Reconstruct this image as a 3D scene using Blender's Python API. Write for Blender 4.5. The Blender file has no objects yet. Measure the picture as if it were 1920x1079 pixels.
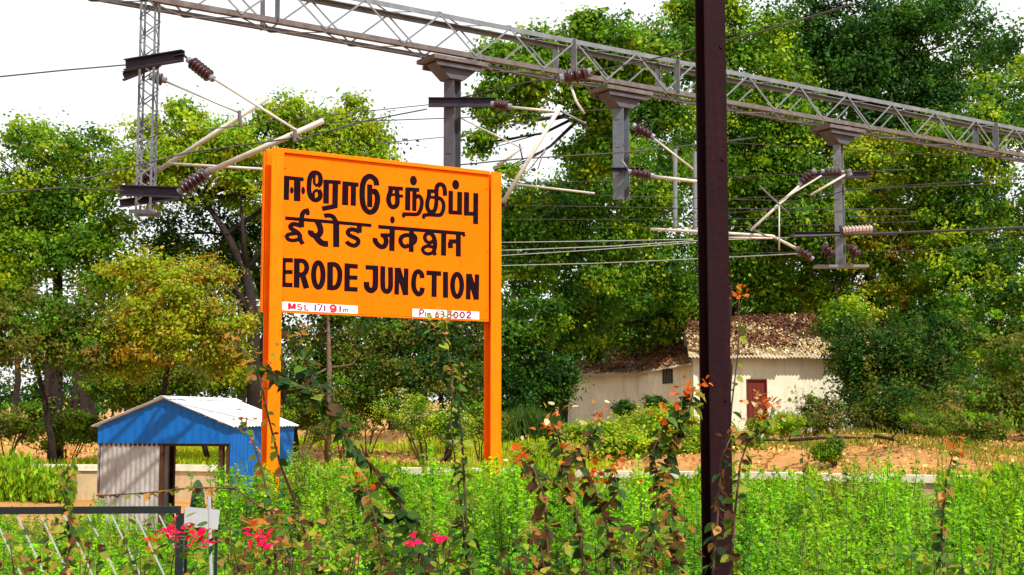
import bpy, math, random
import numpy as np
from mathutils import Vector, Matrix, Quaternion

# ------------------------------------------------------------------ camera, sky, sun, exposure
SC = bpy.context.scene
EYE = 2.1
FPX, CX, CY = 2600.0, 960.0, 539.5
PITCH = math.atan(250.5 / FPX)
cam_data = bpy.data.cameras.new("camera")
cam = bpy.data.objects.new("camera", cam_data)
SC.collection.objects.link(cam)
cam_data.sensor_width = 36.0
cam_data.lens = FPX / 1920.0 * 36.0
cam_data.clip_end = 3000.0
cam.location = (0, 0, EYE)
cam.rotation_euler = (math.radians(90) + PITCH, 0, 0)
SC.camera = cam

SUN_DIR = Vector((0.42, -0.60, 0.86)).normalized()      # towards the sun
sun_el = math.asin(SUN_DIR.z)
sun_az = math.atan2(SUN_DIR.x, SUN_DIR.y)
world = bpy.data.worlds.new("World")
SC.world = world
world.use_nodes = True
wn, wl = world.node_tree.nodes, world.node_tree.links
wn.clear()
w_out = wn.new('ShaderNodeOutputWorld')
w_bg = wn.new('ShaderNodeBackground')
w_sky = wn.new('ShaderNodeTexSky')
w_sky.sky_type = 'NISHITA'
w_sky.sun_disc = False
w_sky.sun_elevation = sun_el
w_sky.sun_rotation = sun_az
w_sky.air_density = 1.0
w_sky.dust_density = 3.0
w_sky.ozone_density = 1.0
w_bg.inputs['Strength'].default_value = 0.12
# thin bright overcast veil over the blue
w_mix = wn.new('ShaderNodeMix'); w_mix.data_type = 'RGBA'
w_noise = wn.new('ShaderNodeTexNoise'); w_noise.inputs['Scale'].default_value = 2.2
w_noise.inputs['Detail'].default_value = 5
w_co = wn.new('ShaderNodeTexCoord')
w_map = wn.new('ShaderNodeMapRange')
w_map.inputs[1].default_value = 0.35; w_map.inputs[2].default_value = 0.65
w_map.inputs[3].default_value = 0.80; w_map.inputs[4].default_value = 0.95
wl.new(w_co.outputs['Generated'], w_noise.inputs['Vector'])
wl.new(w_noise.outputs['Fac'], w_map.inputs[0])
wl.new(w_map.outputs[0], w_mix.inputs['Factor'])
wl.new(w_sky.outputs['Color'], w_mix.inputs[6])
w_mix.inputs[7].default_value = (8.5, 8.5, 8.6, 1)
wl.new(w_mix.outputs[2], w_bg.inputs['Color'])
wl.new(w_bg.outputs['Background'], w_out.inputs['Surface'])

sun_data = bpy.data.lights.new("sun", 'SUN')
sun_data.energy = 4.8
sun_data.angle = math.radians(0.5)
sun_data.color = (1.0, 0.95, 0.86)
sun = bpy.data.objects.new("sun", sun_data)
SC.collection.objects.link(sun)
sun.rotation_euler = (-SUN_DIR).to_track_quat('-Z', 'Y').to_euler()

SC.view_settings.view_transform = 'Standard'
SC.view_settings.look = 'None'
SC.view_settings.exposure = 0.38
SC.view_settings.gamma = 1.0
SC.view_settings.use_curve_mapping = False
SC.render.engine = 'CYCLES'
SC.cycles.max_bounces = 6
SC.cycles.diffuse_bounces = 3
SC.cycles.transmission_bounces = 4
SC.cycles.transparent_max_bounces = 8

# ------------------------------------------------------------------ helpers
rnd = random.Random(7)
COL = SC.collection


def at(px, py, Y):
    """World point seen at a pixel of the 1920 wide photograph, Y metres ahead."""
    u = (px - CX) / FPX
    v = -(py - CY) / FPX
    d = (u, math.cos(PITCH) - math.sin(PITCH) * v, math.sin(PITCH) + math.cos(PITCH) * v)
    k = Y / d[1]
    return Vector((d[0] * k, Y, EYE + d[2] * k))


def lin(r, g, b):
    f = lambda c: ((c / 255 + 0.055) / 1.055) ** 2.4 if c > 10 else c / 255 / 12.92
    return (f(r), f(g), f(b))


def mat(name, color, rough=0.6, metal=0.0, var=0.15, scale=6.0, bump=0.0, bscale=40.0, color2=None, spec=0.2):
    m = bpy.data.materials.new(name)
    m.use_nodes = True
    n, l = m.node_tree.nodes, m.node_tree.links
    p = n['Principled BSDF']
    p.inputs['Roughness'].default_value = rough
    p.inputs['Metallic'].default_value = metal
    p.inputs['Specular IOR Level'].default_value = spec
    tc = n.new('ShaderNodeTexCoord')
    ns = n.new('ShaderNodeTexNoise'); ns.inputs['Scale'].default_value = scale
    ns.inputs['Detail'].default_value = 6; ns.inputs['Roughness'].default_value = 0.65
    l.new(tc.outputs['Object'], ns.inputs['Vector'])
    rp = n.new('ShaderNodeValToRGB')
    c2 = color2 or tuple(c * (1 - var) for c in color)
    c1 = color if color2 else tuple(min(1, c * (1 + var)) for c in color)
    rp.color_ramp.elements[0].position = 0.32; rp.color_ramp.elements[0].color = (*c2, 1)
    rp.color_ramp.elements[1].position = 0.68; rp.color_ramp.elements[1].color = (*c1, 1)
    l.new(ns.outputs['Fac'], rp.inputs['Fac'])
    l.new(rp.outputs['Color'], p.inputs['Base Color'])
    if bump:
        n2 = n.new('ShaderNodeTexNoise'); n2.inputs['Scale'].default_value = bscale
        n2.inputs['Detail'].default_value = 4
        l.new(tc.outputs['Object'], n2.inputs['Vector'])
        b = n.new('ShaderNodeBump'); b.inputs['Strength'].default_value = bump
        b.inputs['Distance'].default_value = 0.02
        l.new(n2.outputs['Fac'], b.inputs['Height'])
        l.new(b.outputs['Normal'], p.inputs['Normal'])
    return m


def leaf_mat(name, color=None, trans=0.45, rough=0.5, spec=0.12):
    """Leaf material; with no colour it takes the colour each leaf carries."""
    m = bpy.data.materials.new(name)
    m.use_nodes = True
    n, l = m.node_tree.nodes, m.node_tree.links
    p = n['Principled BSDF']
    out = n['Material Output']
    p.inputs['Roughness'].default_value = rough
    p.inputs['Specular IOR Level'].default_value = spec
    tr = n.new('ShaderNodeBsdfTranslucent')
    mx = n.new('ShaderNodeMixShader'); mx.inputs[0].default_value = trans
    if color is None:
        a = n.new('ShaderNodeAttribute'); a.attribute_name = 'tint'
        src = a.outputs['Color']
    else:
        tc = n.new('ShaderNodeTexCoord')
        ns = n.new('ShaderNodeTexNoise'); ns.inputs['Scale'].default_value = 3.0
        oi = n.new('ShaderNodeObjectInfo')
        l.new(tc.outputs['Object'], ns.inputs['Vector'])
        rp = n.new('ShaderNodeValToRGB')
        rp.color_ramp.elements[0].position = 0.3; rp.color_ramp.elements[0].color = (*[c * 0.7 for c in color], 1)
        rp.color_ramp.elements[1].position = 0.7; rp.color_ramp.elements[1].color = (*[min(1, c * 1.15) for c in color], 1)
        l.new(ns.outputs['Fac'], rp.inputs['Fac'])
        hs = n.new('ShaderNodeHueSaturation')
        mr = n.new('ShaderNodeMapRange'); mr.inputs[3].default_value = 0.6; mr.inputs[4].default_value = 1.35
        l.new(oi.outputs['Random'], mr.inputs[0])
        l.new(mr.outputs[0], hs.inputs['Value'])
        l.new(rp.outputs['Color'], hs.inputs['Color'])
        src = hs.outputs['Color']
    l.new(src, p.inputs['Base Color'])
    g = n.new('ShaderNodeMix'); g.data_type = 'RGBA'; g.blend_type = 'MULTIPLY'
    g.inputs['Factor'].default_value = 1.0
    l.new(src, g.inputs[6]); g.inputs[7].default_value = (1.25, 1.35, 0.6, 1) if color is None else (1.3, 1.2, 0.8, 1)
    l.new(g.outputs[2], tr.inputs['Color'])
    l.new(p.outputs['BSDF'], mx.inputs[1]); l.new(tr.outputs[0], mx.inputs[2])
    l.new(mx.outputs[0], out.inputs['Surface'])
    return m


class MB:
    """Collects shapes and links them as one mesh object."""
    def __init__(s):
        s.v, s.f, s.m = [], [], []

    def add(s, vs, fs, mi=0):
        o = len(s.v)
        s.v += [tuple(v) for v in vs]
        s.f += [tuple(i + o for i in f) for f in fs]
        s.m += [mi] * len(fs)

    def box(s, c, size, M=None, mi=0):
        hx, hy, hz = size[0] / 2, size[1] / 2, size[2] / 2
        vs = [Vector((x, y, z)) for x in (-hx, hx) for y in (-hy, hy) for z in (-hz, hz)]
        if M is not None:
            vs = [M @ v for v in vs]
        c = Vector(c)
        vs = [v + c for v in vs]
        s.add(vs, [(0, 1, 3, 2), (4, 6, 7, 5), (0, 4, 5, 1), (2, 3, 7, 6), (0, 2, 6, 4), (1, 5, 7, 3)], mi)

    def bar(s, a, b, w, h=None, mi=0, up=(0, 0, 1)):
        a, b = Vector(a), Vector(b)
        h = h or w
        d = (b - a)
        L = d.length
        d.normalize()
        u = Vector(up)
        x = d.cross(u)
        if x.length < 1e-3:
            x = d.cross(Vector((0, 1, 0)))
        x.normalize()
        z = x.cross(d)
        M = Matrix((x, d, z)).transposed()
        s.box((a + b) / 2, (w, L, h), M, mi)

    def tube(s, pts, r, n=8, mi=0, caps=True):
        pts = [Vector(p) for p in pts]
        if not isinstance(r, (list, tuple)):
            r = [r] * len(pts)
        rings = []
        prev = None
        for i, p in enumerate(pts):
            d = (pts[min(i + 1, len(pts) - 1)] - pts[max(i - 1, 0)]).normalized()
            if prev is None:
                x = d.cross(Vector((0.31, 0.2, 0.93)))
                if x.length < 1e-3:
                    x = d.cross(Vector((1, 0, 0)))
            else:
                x = prev - d * prev.dot(d)
            x.normalize()
            prev = x
            y = d.cross(x)
            rings.append([p + (x * math.cos(t * 2 * math.pi / n) + y * math.sin(t * 2 * math.pi / n)) * r[i] for t in range(n)])
        vs = [v for rg in rings for v in rg]
        fs = []
        for i in range(len(pts) - 1):
            for t in range(n):
                a = i * n + t
                b = i * n + (t + 1) % n
                fs.append((a, b, b + n, a + n))
        if caps:
            fs.append(tuple(reversed(range(n))))
            fs.append(tuple(range((len(pts) - 1) * n, len(pts) * n)))
        s.add(vs, fs, mi)

    def build(s, name, mats, parent=None, smooth=False, loc=None):
        me = bpy.data.meshes.new(name)
        me.from_pydata([tuple(v) for v in s.v], [], s.f)
        for m in (mats if isinstance(mats, (list, tuple)) else [mats]):
            me.materials.append(m)
        if len(me.materials) > 1:
            me.polygons.foreach_set('material_index', s.m)
        if smooth:
            me.polygons.foreach_set('use_smooth', [True] * len(me.polygons))
        me.update()
        o = bpy.data.objects.new(name, me)
        COL.objects.link(o)
        if parent is not None:
            o.parent = parent
            if not parent.get('_local'):
                pass
        return o


def empty(name, label, cat, loc=(0, 0, 0), rotz=0.0, group=None):
    o = bpy.data.objects.new(name, None)
    o.empty_display_size = 0.2
    COL.objects.link(o)
    o.location = loc
    o.rotation_euler = (0, 0, rotz)
    o['label'] = label
    o['category'] = cat
    if group:
        o['group'] = group
    return o


def tag(o, label=None, cat=None, group=None, kind=None):
    if label: o['label'] = label
    if cat: o['category'] = cat
    if group: o['group'] = group
    if kind: o['kind'] = kind
    return o


def wpart(name, mb, m, root, smooth=False):
    """Part given in world coordinates under a root that stands at root.location."""
    rl = Vector(root.location)
    mb.v = [tuple(Vector(v) - rl) for v in mb.v]
    return mb.build(name, m, root, smooth)


def leaves_mesh(name, C, N, S, T, m, parent=None, aspect=0.62, axis=None, nrng=None):
    """Many small leaves as one mesh; C centres, N normals, S sizes, T colours."""
    n = len(C)
    N = N / (np.linalg.norm(N, axis=1, keepdims=True) + 1e-9)
    R = nrng.normal(size=(n, 3)) if axis is None else axis + 0.35 * nrng.normal(size=(n, 3))
    A = R - N * (R * N).sum(1, keepdims=True)
    A /= (np.linalg.norm(A, axis=1, keepdims=True) + 1e-9)
    B = np.cross(N, A)
    s = S[:, None]
    V = np.empty((n, 4, 3), dtype=np.float32)
    V[:, 0] = C + A * s * 0.5
    V[:, 1] = C + B * s * 0.5 * aspect - A * s * 0.06 + N * s * 0.07
    V[:, 2] = C - A * s * 0.5
    V[:, 3] = C - B * s * 0.5 * aspect - A * s * 0.06 + N * s * 0.07
    me = bpy.data.meshes.new(name)
    me.vertices.add(n * 4)
    me.vertices.foreach_set('co', V.reshape(-1))
    me.loops.add(n * 4)
    me.loops.foreach_set('vertex_index', np.arange(n * 4, dtype=np.int32))
    me.polygons.add(n)
    me.polygons.foreach_set('loop_start', np.arange(0, n * 4, 4, dtype=np.int32))
    me.polygons.foreach_set('loop_total', np.full(n, 4, dtype=np.int32))
    me.update(calc_edges=True)
    ca = me.color_attributes.new('tint', 'FLOAT_COLOR', 'POINT')
    Tc = np.ones((n, 4, 4), dtype=np.float32)
    Tc[:, :, :3] = T[:, None, :]
    ca.data.foreach_set('color', Tc.reshape(-1))
    me.materials.append(m)
    o = bpy.data.objects.new(name, me)
    COL.objects.link(o)
    if parent is not None:
        o.parent = parent
    o['kind'] = 'stuff'
    return o


def clumps(ells, n, per, cr, leaf, pal, g, up=0.35, shell=0.45, droop=0.0, jit=0.16):
    """Leaves in clumps through a set of ellipsoids (centre, radii)."""
    lobes = []
    for e in ells:                                      # uneven outline: smaller lobes stand out of each mass
        if min(e[1]) > 0.5:
            for _ in range(5):
                q = g.normal(size=3); q /= np.linalg.norm(q)
                k = g.uniform(0.24, 0.42)
                c = tuple(e[0][i] + q[i] * e[1][i] * g.uniform(0.85, 1.08) for i in range(3))
                lobes.append((c, tuple(k * v for v in e[1]), (e[2] if len(e) > 2 else 1) * 1.2))
    ells = [(e[0], tuple(0.92 * v for v in e[1]), e[2] if len(e) > 2 else 1) for e in ells] + lobes
    w = np.array([(e[1][0] * e[1][1] * e[1][2]) ** (2 / 3) * (e[2] if len(e) > 2 else 1) for e in ells])
    w = w / w.sum()
    n, leaf, per = int(n * 1.9), leaf * 0.74, int(per * 1.5)        # fine twigs
    nc = max(1, n // per)
    which = g.choice(len(ells), size=nc, p=w)
    EC = np.array([tuple(e[0]) for e in ells])[which]
    ER = np.array([tuple(e[1]) for e in ells])[which]
    d = g.normal(size=(nc, 3)); d /= np.linalg.norm(d, axis=1, keepdims=True)
    d[:, 1] -= 0.25                                   # the side seen carries more clumps
    rad = shell + (1 - shell) * g.random((nc, 1)) ** 0.6 + np.where(g.random((nc, 1)) < 0.16, g.random((nc, 1)) * 0.28, 0.0)
    cc = EC + d * rad * ER
    crr = cr * (0.45 + 1.1 * g.random((nc, 1)) ** 1.5)
    pal = np.array([p[:3] for p in pal]); 
    pc = pal[g.integers(0, len(pal), nc)] * (0.7 + 0.6 * g.random((nc, 1)))
    idx = np.repeat(np.arange(nc), per)
    m = len(idx)
    off = g.normal(size=(m, 3)) * 0.5
    C = cc[idx] + off * crr[idx] * np.array([1, 1, 0.62])
    C[:, 2] -= droop * np.abs(g.normal(size=m))
    out = d[idx] * 0.5 + off * 0.6
    N = out + g.normal(size=(m, 3)) * 0.55 + np.array([0, 0, up])
    S = leaf * (0.6 + 0.8 * g.random(m))
    T = pc[idx] * (1 - jit + 2 * jit * g.random((m, 1)))
    T = np.clip(T * (1 + 0.04 * g.normal(size=(m, 3))), 0.003, 1)
    return C, N, S, T


def smoothstep(a, b, x):
    t = min(1, max(0, (x - a) / (b - a)))
    return t * t * (3 - 2 * t)


# ------------------------------------------------------------------ materials
M_ORANGE = mat("orange_paint", (0.90, 0.150, 0.0), rough=0.6, spec=0.05, var=0.08, scale=1.3, bump=0.08, bscale=14)
M_ORANGE2 = mat("orange_post_paint", (0.90, 0.168, 0.0008), rough=0.6, spec=0.06, var=0.10, scale=3, bump=0.12, bscale=20)


def weather(m, dirt, amount=0.35, sx=9.0, sz=0.7):
    """Rain streaks and grime: long vertical noise over the paint."""
    n, l = m.node_tree.nodes, m.node_tree.links
    p = n['Principled BSDF']
    src = p.inputs['Base Color'].links[0].from_socket
    tc = n.new('ShaderNodeTexCoord'); mp = n.new('ShaderNodeMapping')
    mp.inputs['Scale'].default_value = (sx, sx, sz)
    ns = n.new('ShaderNodeTexNoise'); ns.inputs['Scale'].default_value = 1.6; ns.inputs['Detail'].default_value = 8
    ns.inputs['Roughness'].default_value = 0.7
    l.new(tc.outputs['Object'], mp.inputs['Vector']); l.new(mp.outputs[0], ns.inputs['Vector'])
    mr = n.new('ShaderNodeMapRange'); mr.inputs[1].default_value = 0.52; mr.inputs[2].default_value = 0.78
    mr.inputs[4].default_value = amount
    l.new(ns.outputs['Fac'], mr.inputs[0])
    mx = n.new('ShaderNodeMix'); mx.data_type = 'RGBA'
    l.new(mr.outputs[0], mx.inputs['Factor']); l.new(src, mx.inputs[6]); mx.inputs[7].default_value = (*dirt, 1)
    l.new(mx.outputs[2], p.inputs['Base Color'])


M_BLACK = mat("black_letter_paint", (0.010, 0.004, 0.007), rough=0.8, var=0.3, scale=8, spec=0.03)
M_RED = mat("red_letter_paint", (0.62, 0.01, 0.05), rough=0.5, var=0.1)
M_PURPLE = mat("faded_letter_paint", (0.22, 0.01, 0.09), rough=0.5, var=0.2)
M_WPLATE = mat("white_plate_paint", (0.82, 0.80, 0.80), rough=0.5, var=0.06)
M_GALV = mat("galvanised_steel", (0.17, 0.185, 0.205), rough=0.5, metal=0.25, var=0.25, scale=5, bump=0.1)
M_GALV_D = mat("weathered_mast_steel", (0.085, 0.082, 0.10), rough=0.6, metal=0.2, var=0.25, scale=4, bump=0.1)
M_RUST = mat("rust_stained_steel", (0.095, 0.065, 0.058), rough=0.75, metal=0.1, var=0.3, scale=6, color2=(0.15, 0.145, 0.15))
M_ARM = mat("dark_crossarm_steel", (0.032, 0.028, 0.045), rough=0.6, metal=0.2, var=0.3)
M_TUBE = mat("pale_cantilever_tube", (0.46, 0.44, 0.40), rough=0.5, metal=0.1, var=0.15)
M_PORC = mat("brown_porcelain", (0.038, 0.010, 0.014), rough=0.3, var=0.25, scale=4, spec=0.4)
M_WIRE = mat("overhead_wire_metal", (0.06, 0.055, 0.055), rough=0.5, metal=0.5)
M_WIRE_L = mat("bright_wire_metal", (0.42, 0.44, 0.42), rough=0.4, metal=0.5)
M_POLE = mat("dark_purple_brown_paint", (0.011, 0.003, 0.006), rough=0.7, spec=0.08, var=0.35, scale=5, bump=0.2, bscale=30, color2=(0.016, 0.004, 0.005))
M_BARK = mat("dark_bark", (0.022, 0.015, 0.012), rough=0.9, var=0.4, scale=7, bump=0.6, bscale=20)
M_BARK_L = mat("grey_brown_bark", (0.13, 0.09, 0.06), rough=0.9, var=0.35, scale=7, bump=0.5, bscale=20)
M_STEM = mat("brown_shoot_bark", (0.075, 0.045, 0.028), rough=0.8, var=0.3)
M_STEM_G = mat("green_shoot_bark", (0.06, 0.085, 0.025), rough=0.7, var=0.3)
M_BLUE = mat("blue_sheet_paint", (0.0008, 0.095, 0.36), rough=0.45, var=0.12, scale=2, bump=0.05)
M_ROOFW = mat("pale_metal_roof", (0.66, 0.72, 0.74), rough=0.4, metal=0.1, var=0.1, scale=2)
M_GREYSHEET = mat("grey_corrugated_sheet", (0.30, 0.29, 0.28), rough=0.6, var=0.25, scale=3)
M_BROWNPOST = mat("brown_timber_post", (0.055, 0.022, 0.012), rough=0.8, var=0.3)
M_HUTWALL = mat("cream_limewash_wall", (0.74, 0.71, 0.54), rough=0.9, var=0.10, scale=0.9, bump=0.15, bscale=5, color2=(0.58, 0.57, 0.44))
M_HUTROOF = mat("weathered_roof_sheet", (0.42, 0.36, 0.27), rough=0.9, var=0.3, scale=1.5)
M_DOOR = mat("red_brown_door", (0.135, 0.02, 0.010), rough=0.6, var=0.15, scale=8)
M_DARK = mat("dark_opening", (0.02, 0.018, 0.015), rough=0.9)
M_GRILLE = mat("grey_window_grille", (0.16, 0.16, 0.15), rough=0.7)
M_KERB = mat("cream_coping_stone", (0.60, 0.56, 0.44), rough=0.9, var=0.15, scale=3)
M_TANWALL = mat("tan_plaster", (0.46, 0.34, 0.20), rough=0.9, var=0.15, scale=2, bump=0.2)
M_GREENFR = mat("dark_green_frame", (0.008, 0.014, 0.016), rough=0.5)
M_WHITE = mat("white_painted_board", (0.34, 0.35, 0.38), rough=0.6, var=0.06)
M_SACK = mat("dark_green_cloth", (0.03, 0.06, 0.03), rough=0.9, var=0.3)
weather(M_ORANGE, (0.70, 0.085, 0.004), 0.6)
weather(M_ORANGE2, (0.55, 0.055, 0.004), 0.6, 20, 1.5)
weather(M_BLUE, (0.02, 0.035, 0.09), 0.6)
weather(M_ROOFW, (0.42, 0.40, 0.36), 0.5, 3, 3)
weather(M_HUTWALL, (0.30, 0.28, 0.20), 0.7, 2.5, 0.4)
weather(M_GALV, (0.16, 0.10, 0.08), 0.6, 5, 3)
weather(M_KERB, (0.26, 0.22, 0.15), 0.8, 2, 6)
weather(M_TANWALL, (0.22, 0.15, 0.08), 0.7, 3, 1)
weather(M_GREYSHEET, (0.16, 0.09, 0.05), 0.7, 6, 0.8)
weather(M_POLE, (0.030, 0.010, 0.012), 0.6, 30, 2)
M_LEAF = leaf_mat("small_leaf")
M_LITTER = leaf_mat("dry_leaf_litter", trans=0.05, rough=0.9, spec=0.1)
M_LDARK = leaf_mat("dark_green_leaf", (0.028, 0.075, 0.016))
M_LGREEN = leaf_mat("mid_green_leaf", (0.075, 0.17, 0.018))
M_LYEL = leaf_mat("yellow_green_leaf", (0.26, 0.31, 0.03))
M_LTAN = leaf_mat("tan_dry_leaf", (0.40, 0.21, 0.055))
M_LBROWN = leaf_mat("brown_leaf", (0.085, 0.04, 0.014))
M_LORANGE = leaf_mat("orange_bract", (0.55, 0.115, 0.012))
M_LPINK = leaf_mat("pink_bract", (0.78, 0.006, 0.10))
M_LCREAM = leaf_mat("cream_bract", (0.70, 0.62, 0.36))

# ------------------------------------------------------------------ terrain
def zground(x, y):
    z = 0.66 * smoothstep(wall_y(x), wall_y(x) + 1.2, y)
    z += 0.80 * smoothstep(wall_y(x) + 6, wall_y(x) + 26, y)
    z += 0.16 * math.sin(x * 0.9 + y * 0.4) * smoothstep(40, 48, y)
    if y > 90:
        z += (y - 90) * 0.03
    return z


def wall_y(x):
    return 38.0 - 0.42 * (x + 9.0) if x > -9 else 38.0


def bank_extra(x, y):
    # the heap of earth on the right
    return 0.60 * math.exp(-((x - 11.0) / 3.8) ** 2 - ((y - 39.5) / 3.0) ** 2) + 0.35 * math.exp(-((x - 6.5) / 2.5) ** 2 - ((y - 42) / 3.0) ** 2) + 0.15 * math.sin(x * 2.3 + y) * math.exp(-((x - 9) / 7) ** 2 - ((y - 40) / 4) ** 2)


def zg(x, y):
    return zground(x, y) + bank_extra(x, y)


mb = MB()
xs = [-1500, -600, -250, -120, -70] + [-50 + i * 1.0 for i in range(101)] + [70, 120, 250, 600, 1500]
ys = [-300, -100, -30] + [-10 + i * 1.0 for i in range(111)] + [115, 140, 200, 400, 900, 2000]
for y in ys:
    for x in xs:
        jz = 0.04 * math.sin(3.1 * x + 1.7 * y) * math.sin(1.3 * x - 2.3 * y)
        mb.v.append((x, y, zg(max(-50, min(50, x)), min(y, 300)) + jz))
nx = len(xs)
for j in range(len(ys) - 1):
    for i in range(nx - 1):
        a = j * nx + i
        mb.f.append((a, a + 1, a + nx + 1, a + nx)); mb.m.append(0)
M_EARTH = mat("dry_red_earth", (0.50, 0.24, 0.075), rough=0.95, scale=0.6, bump=0.8, bscale=6, color2=(0.26, 0.13, 0.04))
g = mb.build('ground', M_EARTH, smooth=True)
tag(g, kind='structure')

# ------------------------------------------------------------------ low boundary wall beyond the shed
wroot = empty('boundary_wall', 'low tan boundary wall with cream coping running behind the blue shed and hedge', 'wall', (-9, 38, 0))
mbw, xw = MB(), -22.0
k = 0
while xw < 17:
    x2 = xw + 1.6
    a = Vector((xw, wall_y(xw) - 0.5, 0)); b = Vector((x2 - 0.006, wall_y(x2) - 0.5, 0))
    mbw.bar(a + Vector((0, 0, 0.30)), b + Vector((0, 0, 0.30)), 0.26, 1.00)
    c = MB(); dz = rnd.uniform(-0.012, 0.012)
    c.bar(a + Vector((0, 0, 0.87 + dz)), b + Vector((0, 0, 0.87 + dz)) - (b - a).normalized() * 0.02, 0.38, 0.16)
    wpart('coping_stone', c, M_KERB, wroot)
    xw = x2
wpart('wall_body', mbw, M_TANWALL, wroot)

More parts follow.
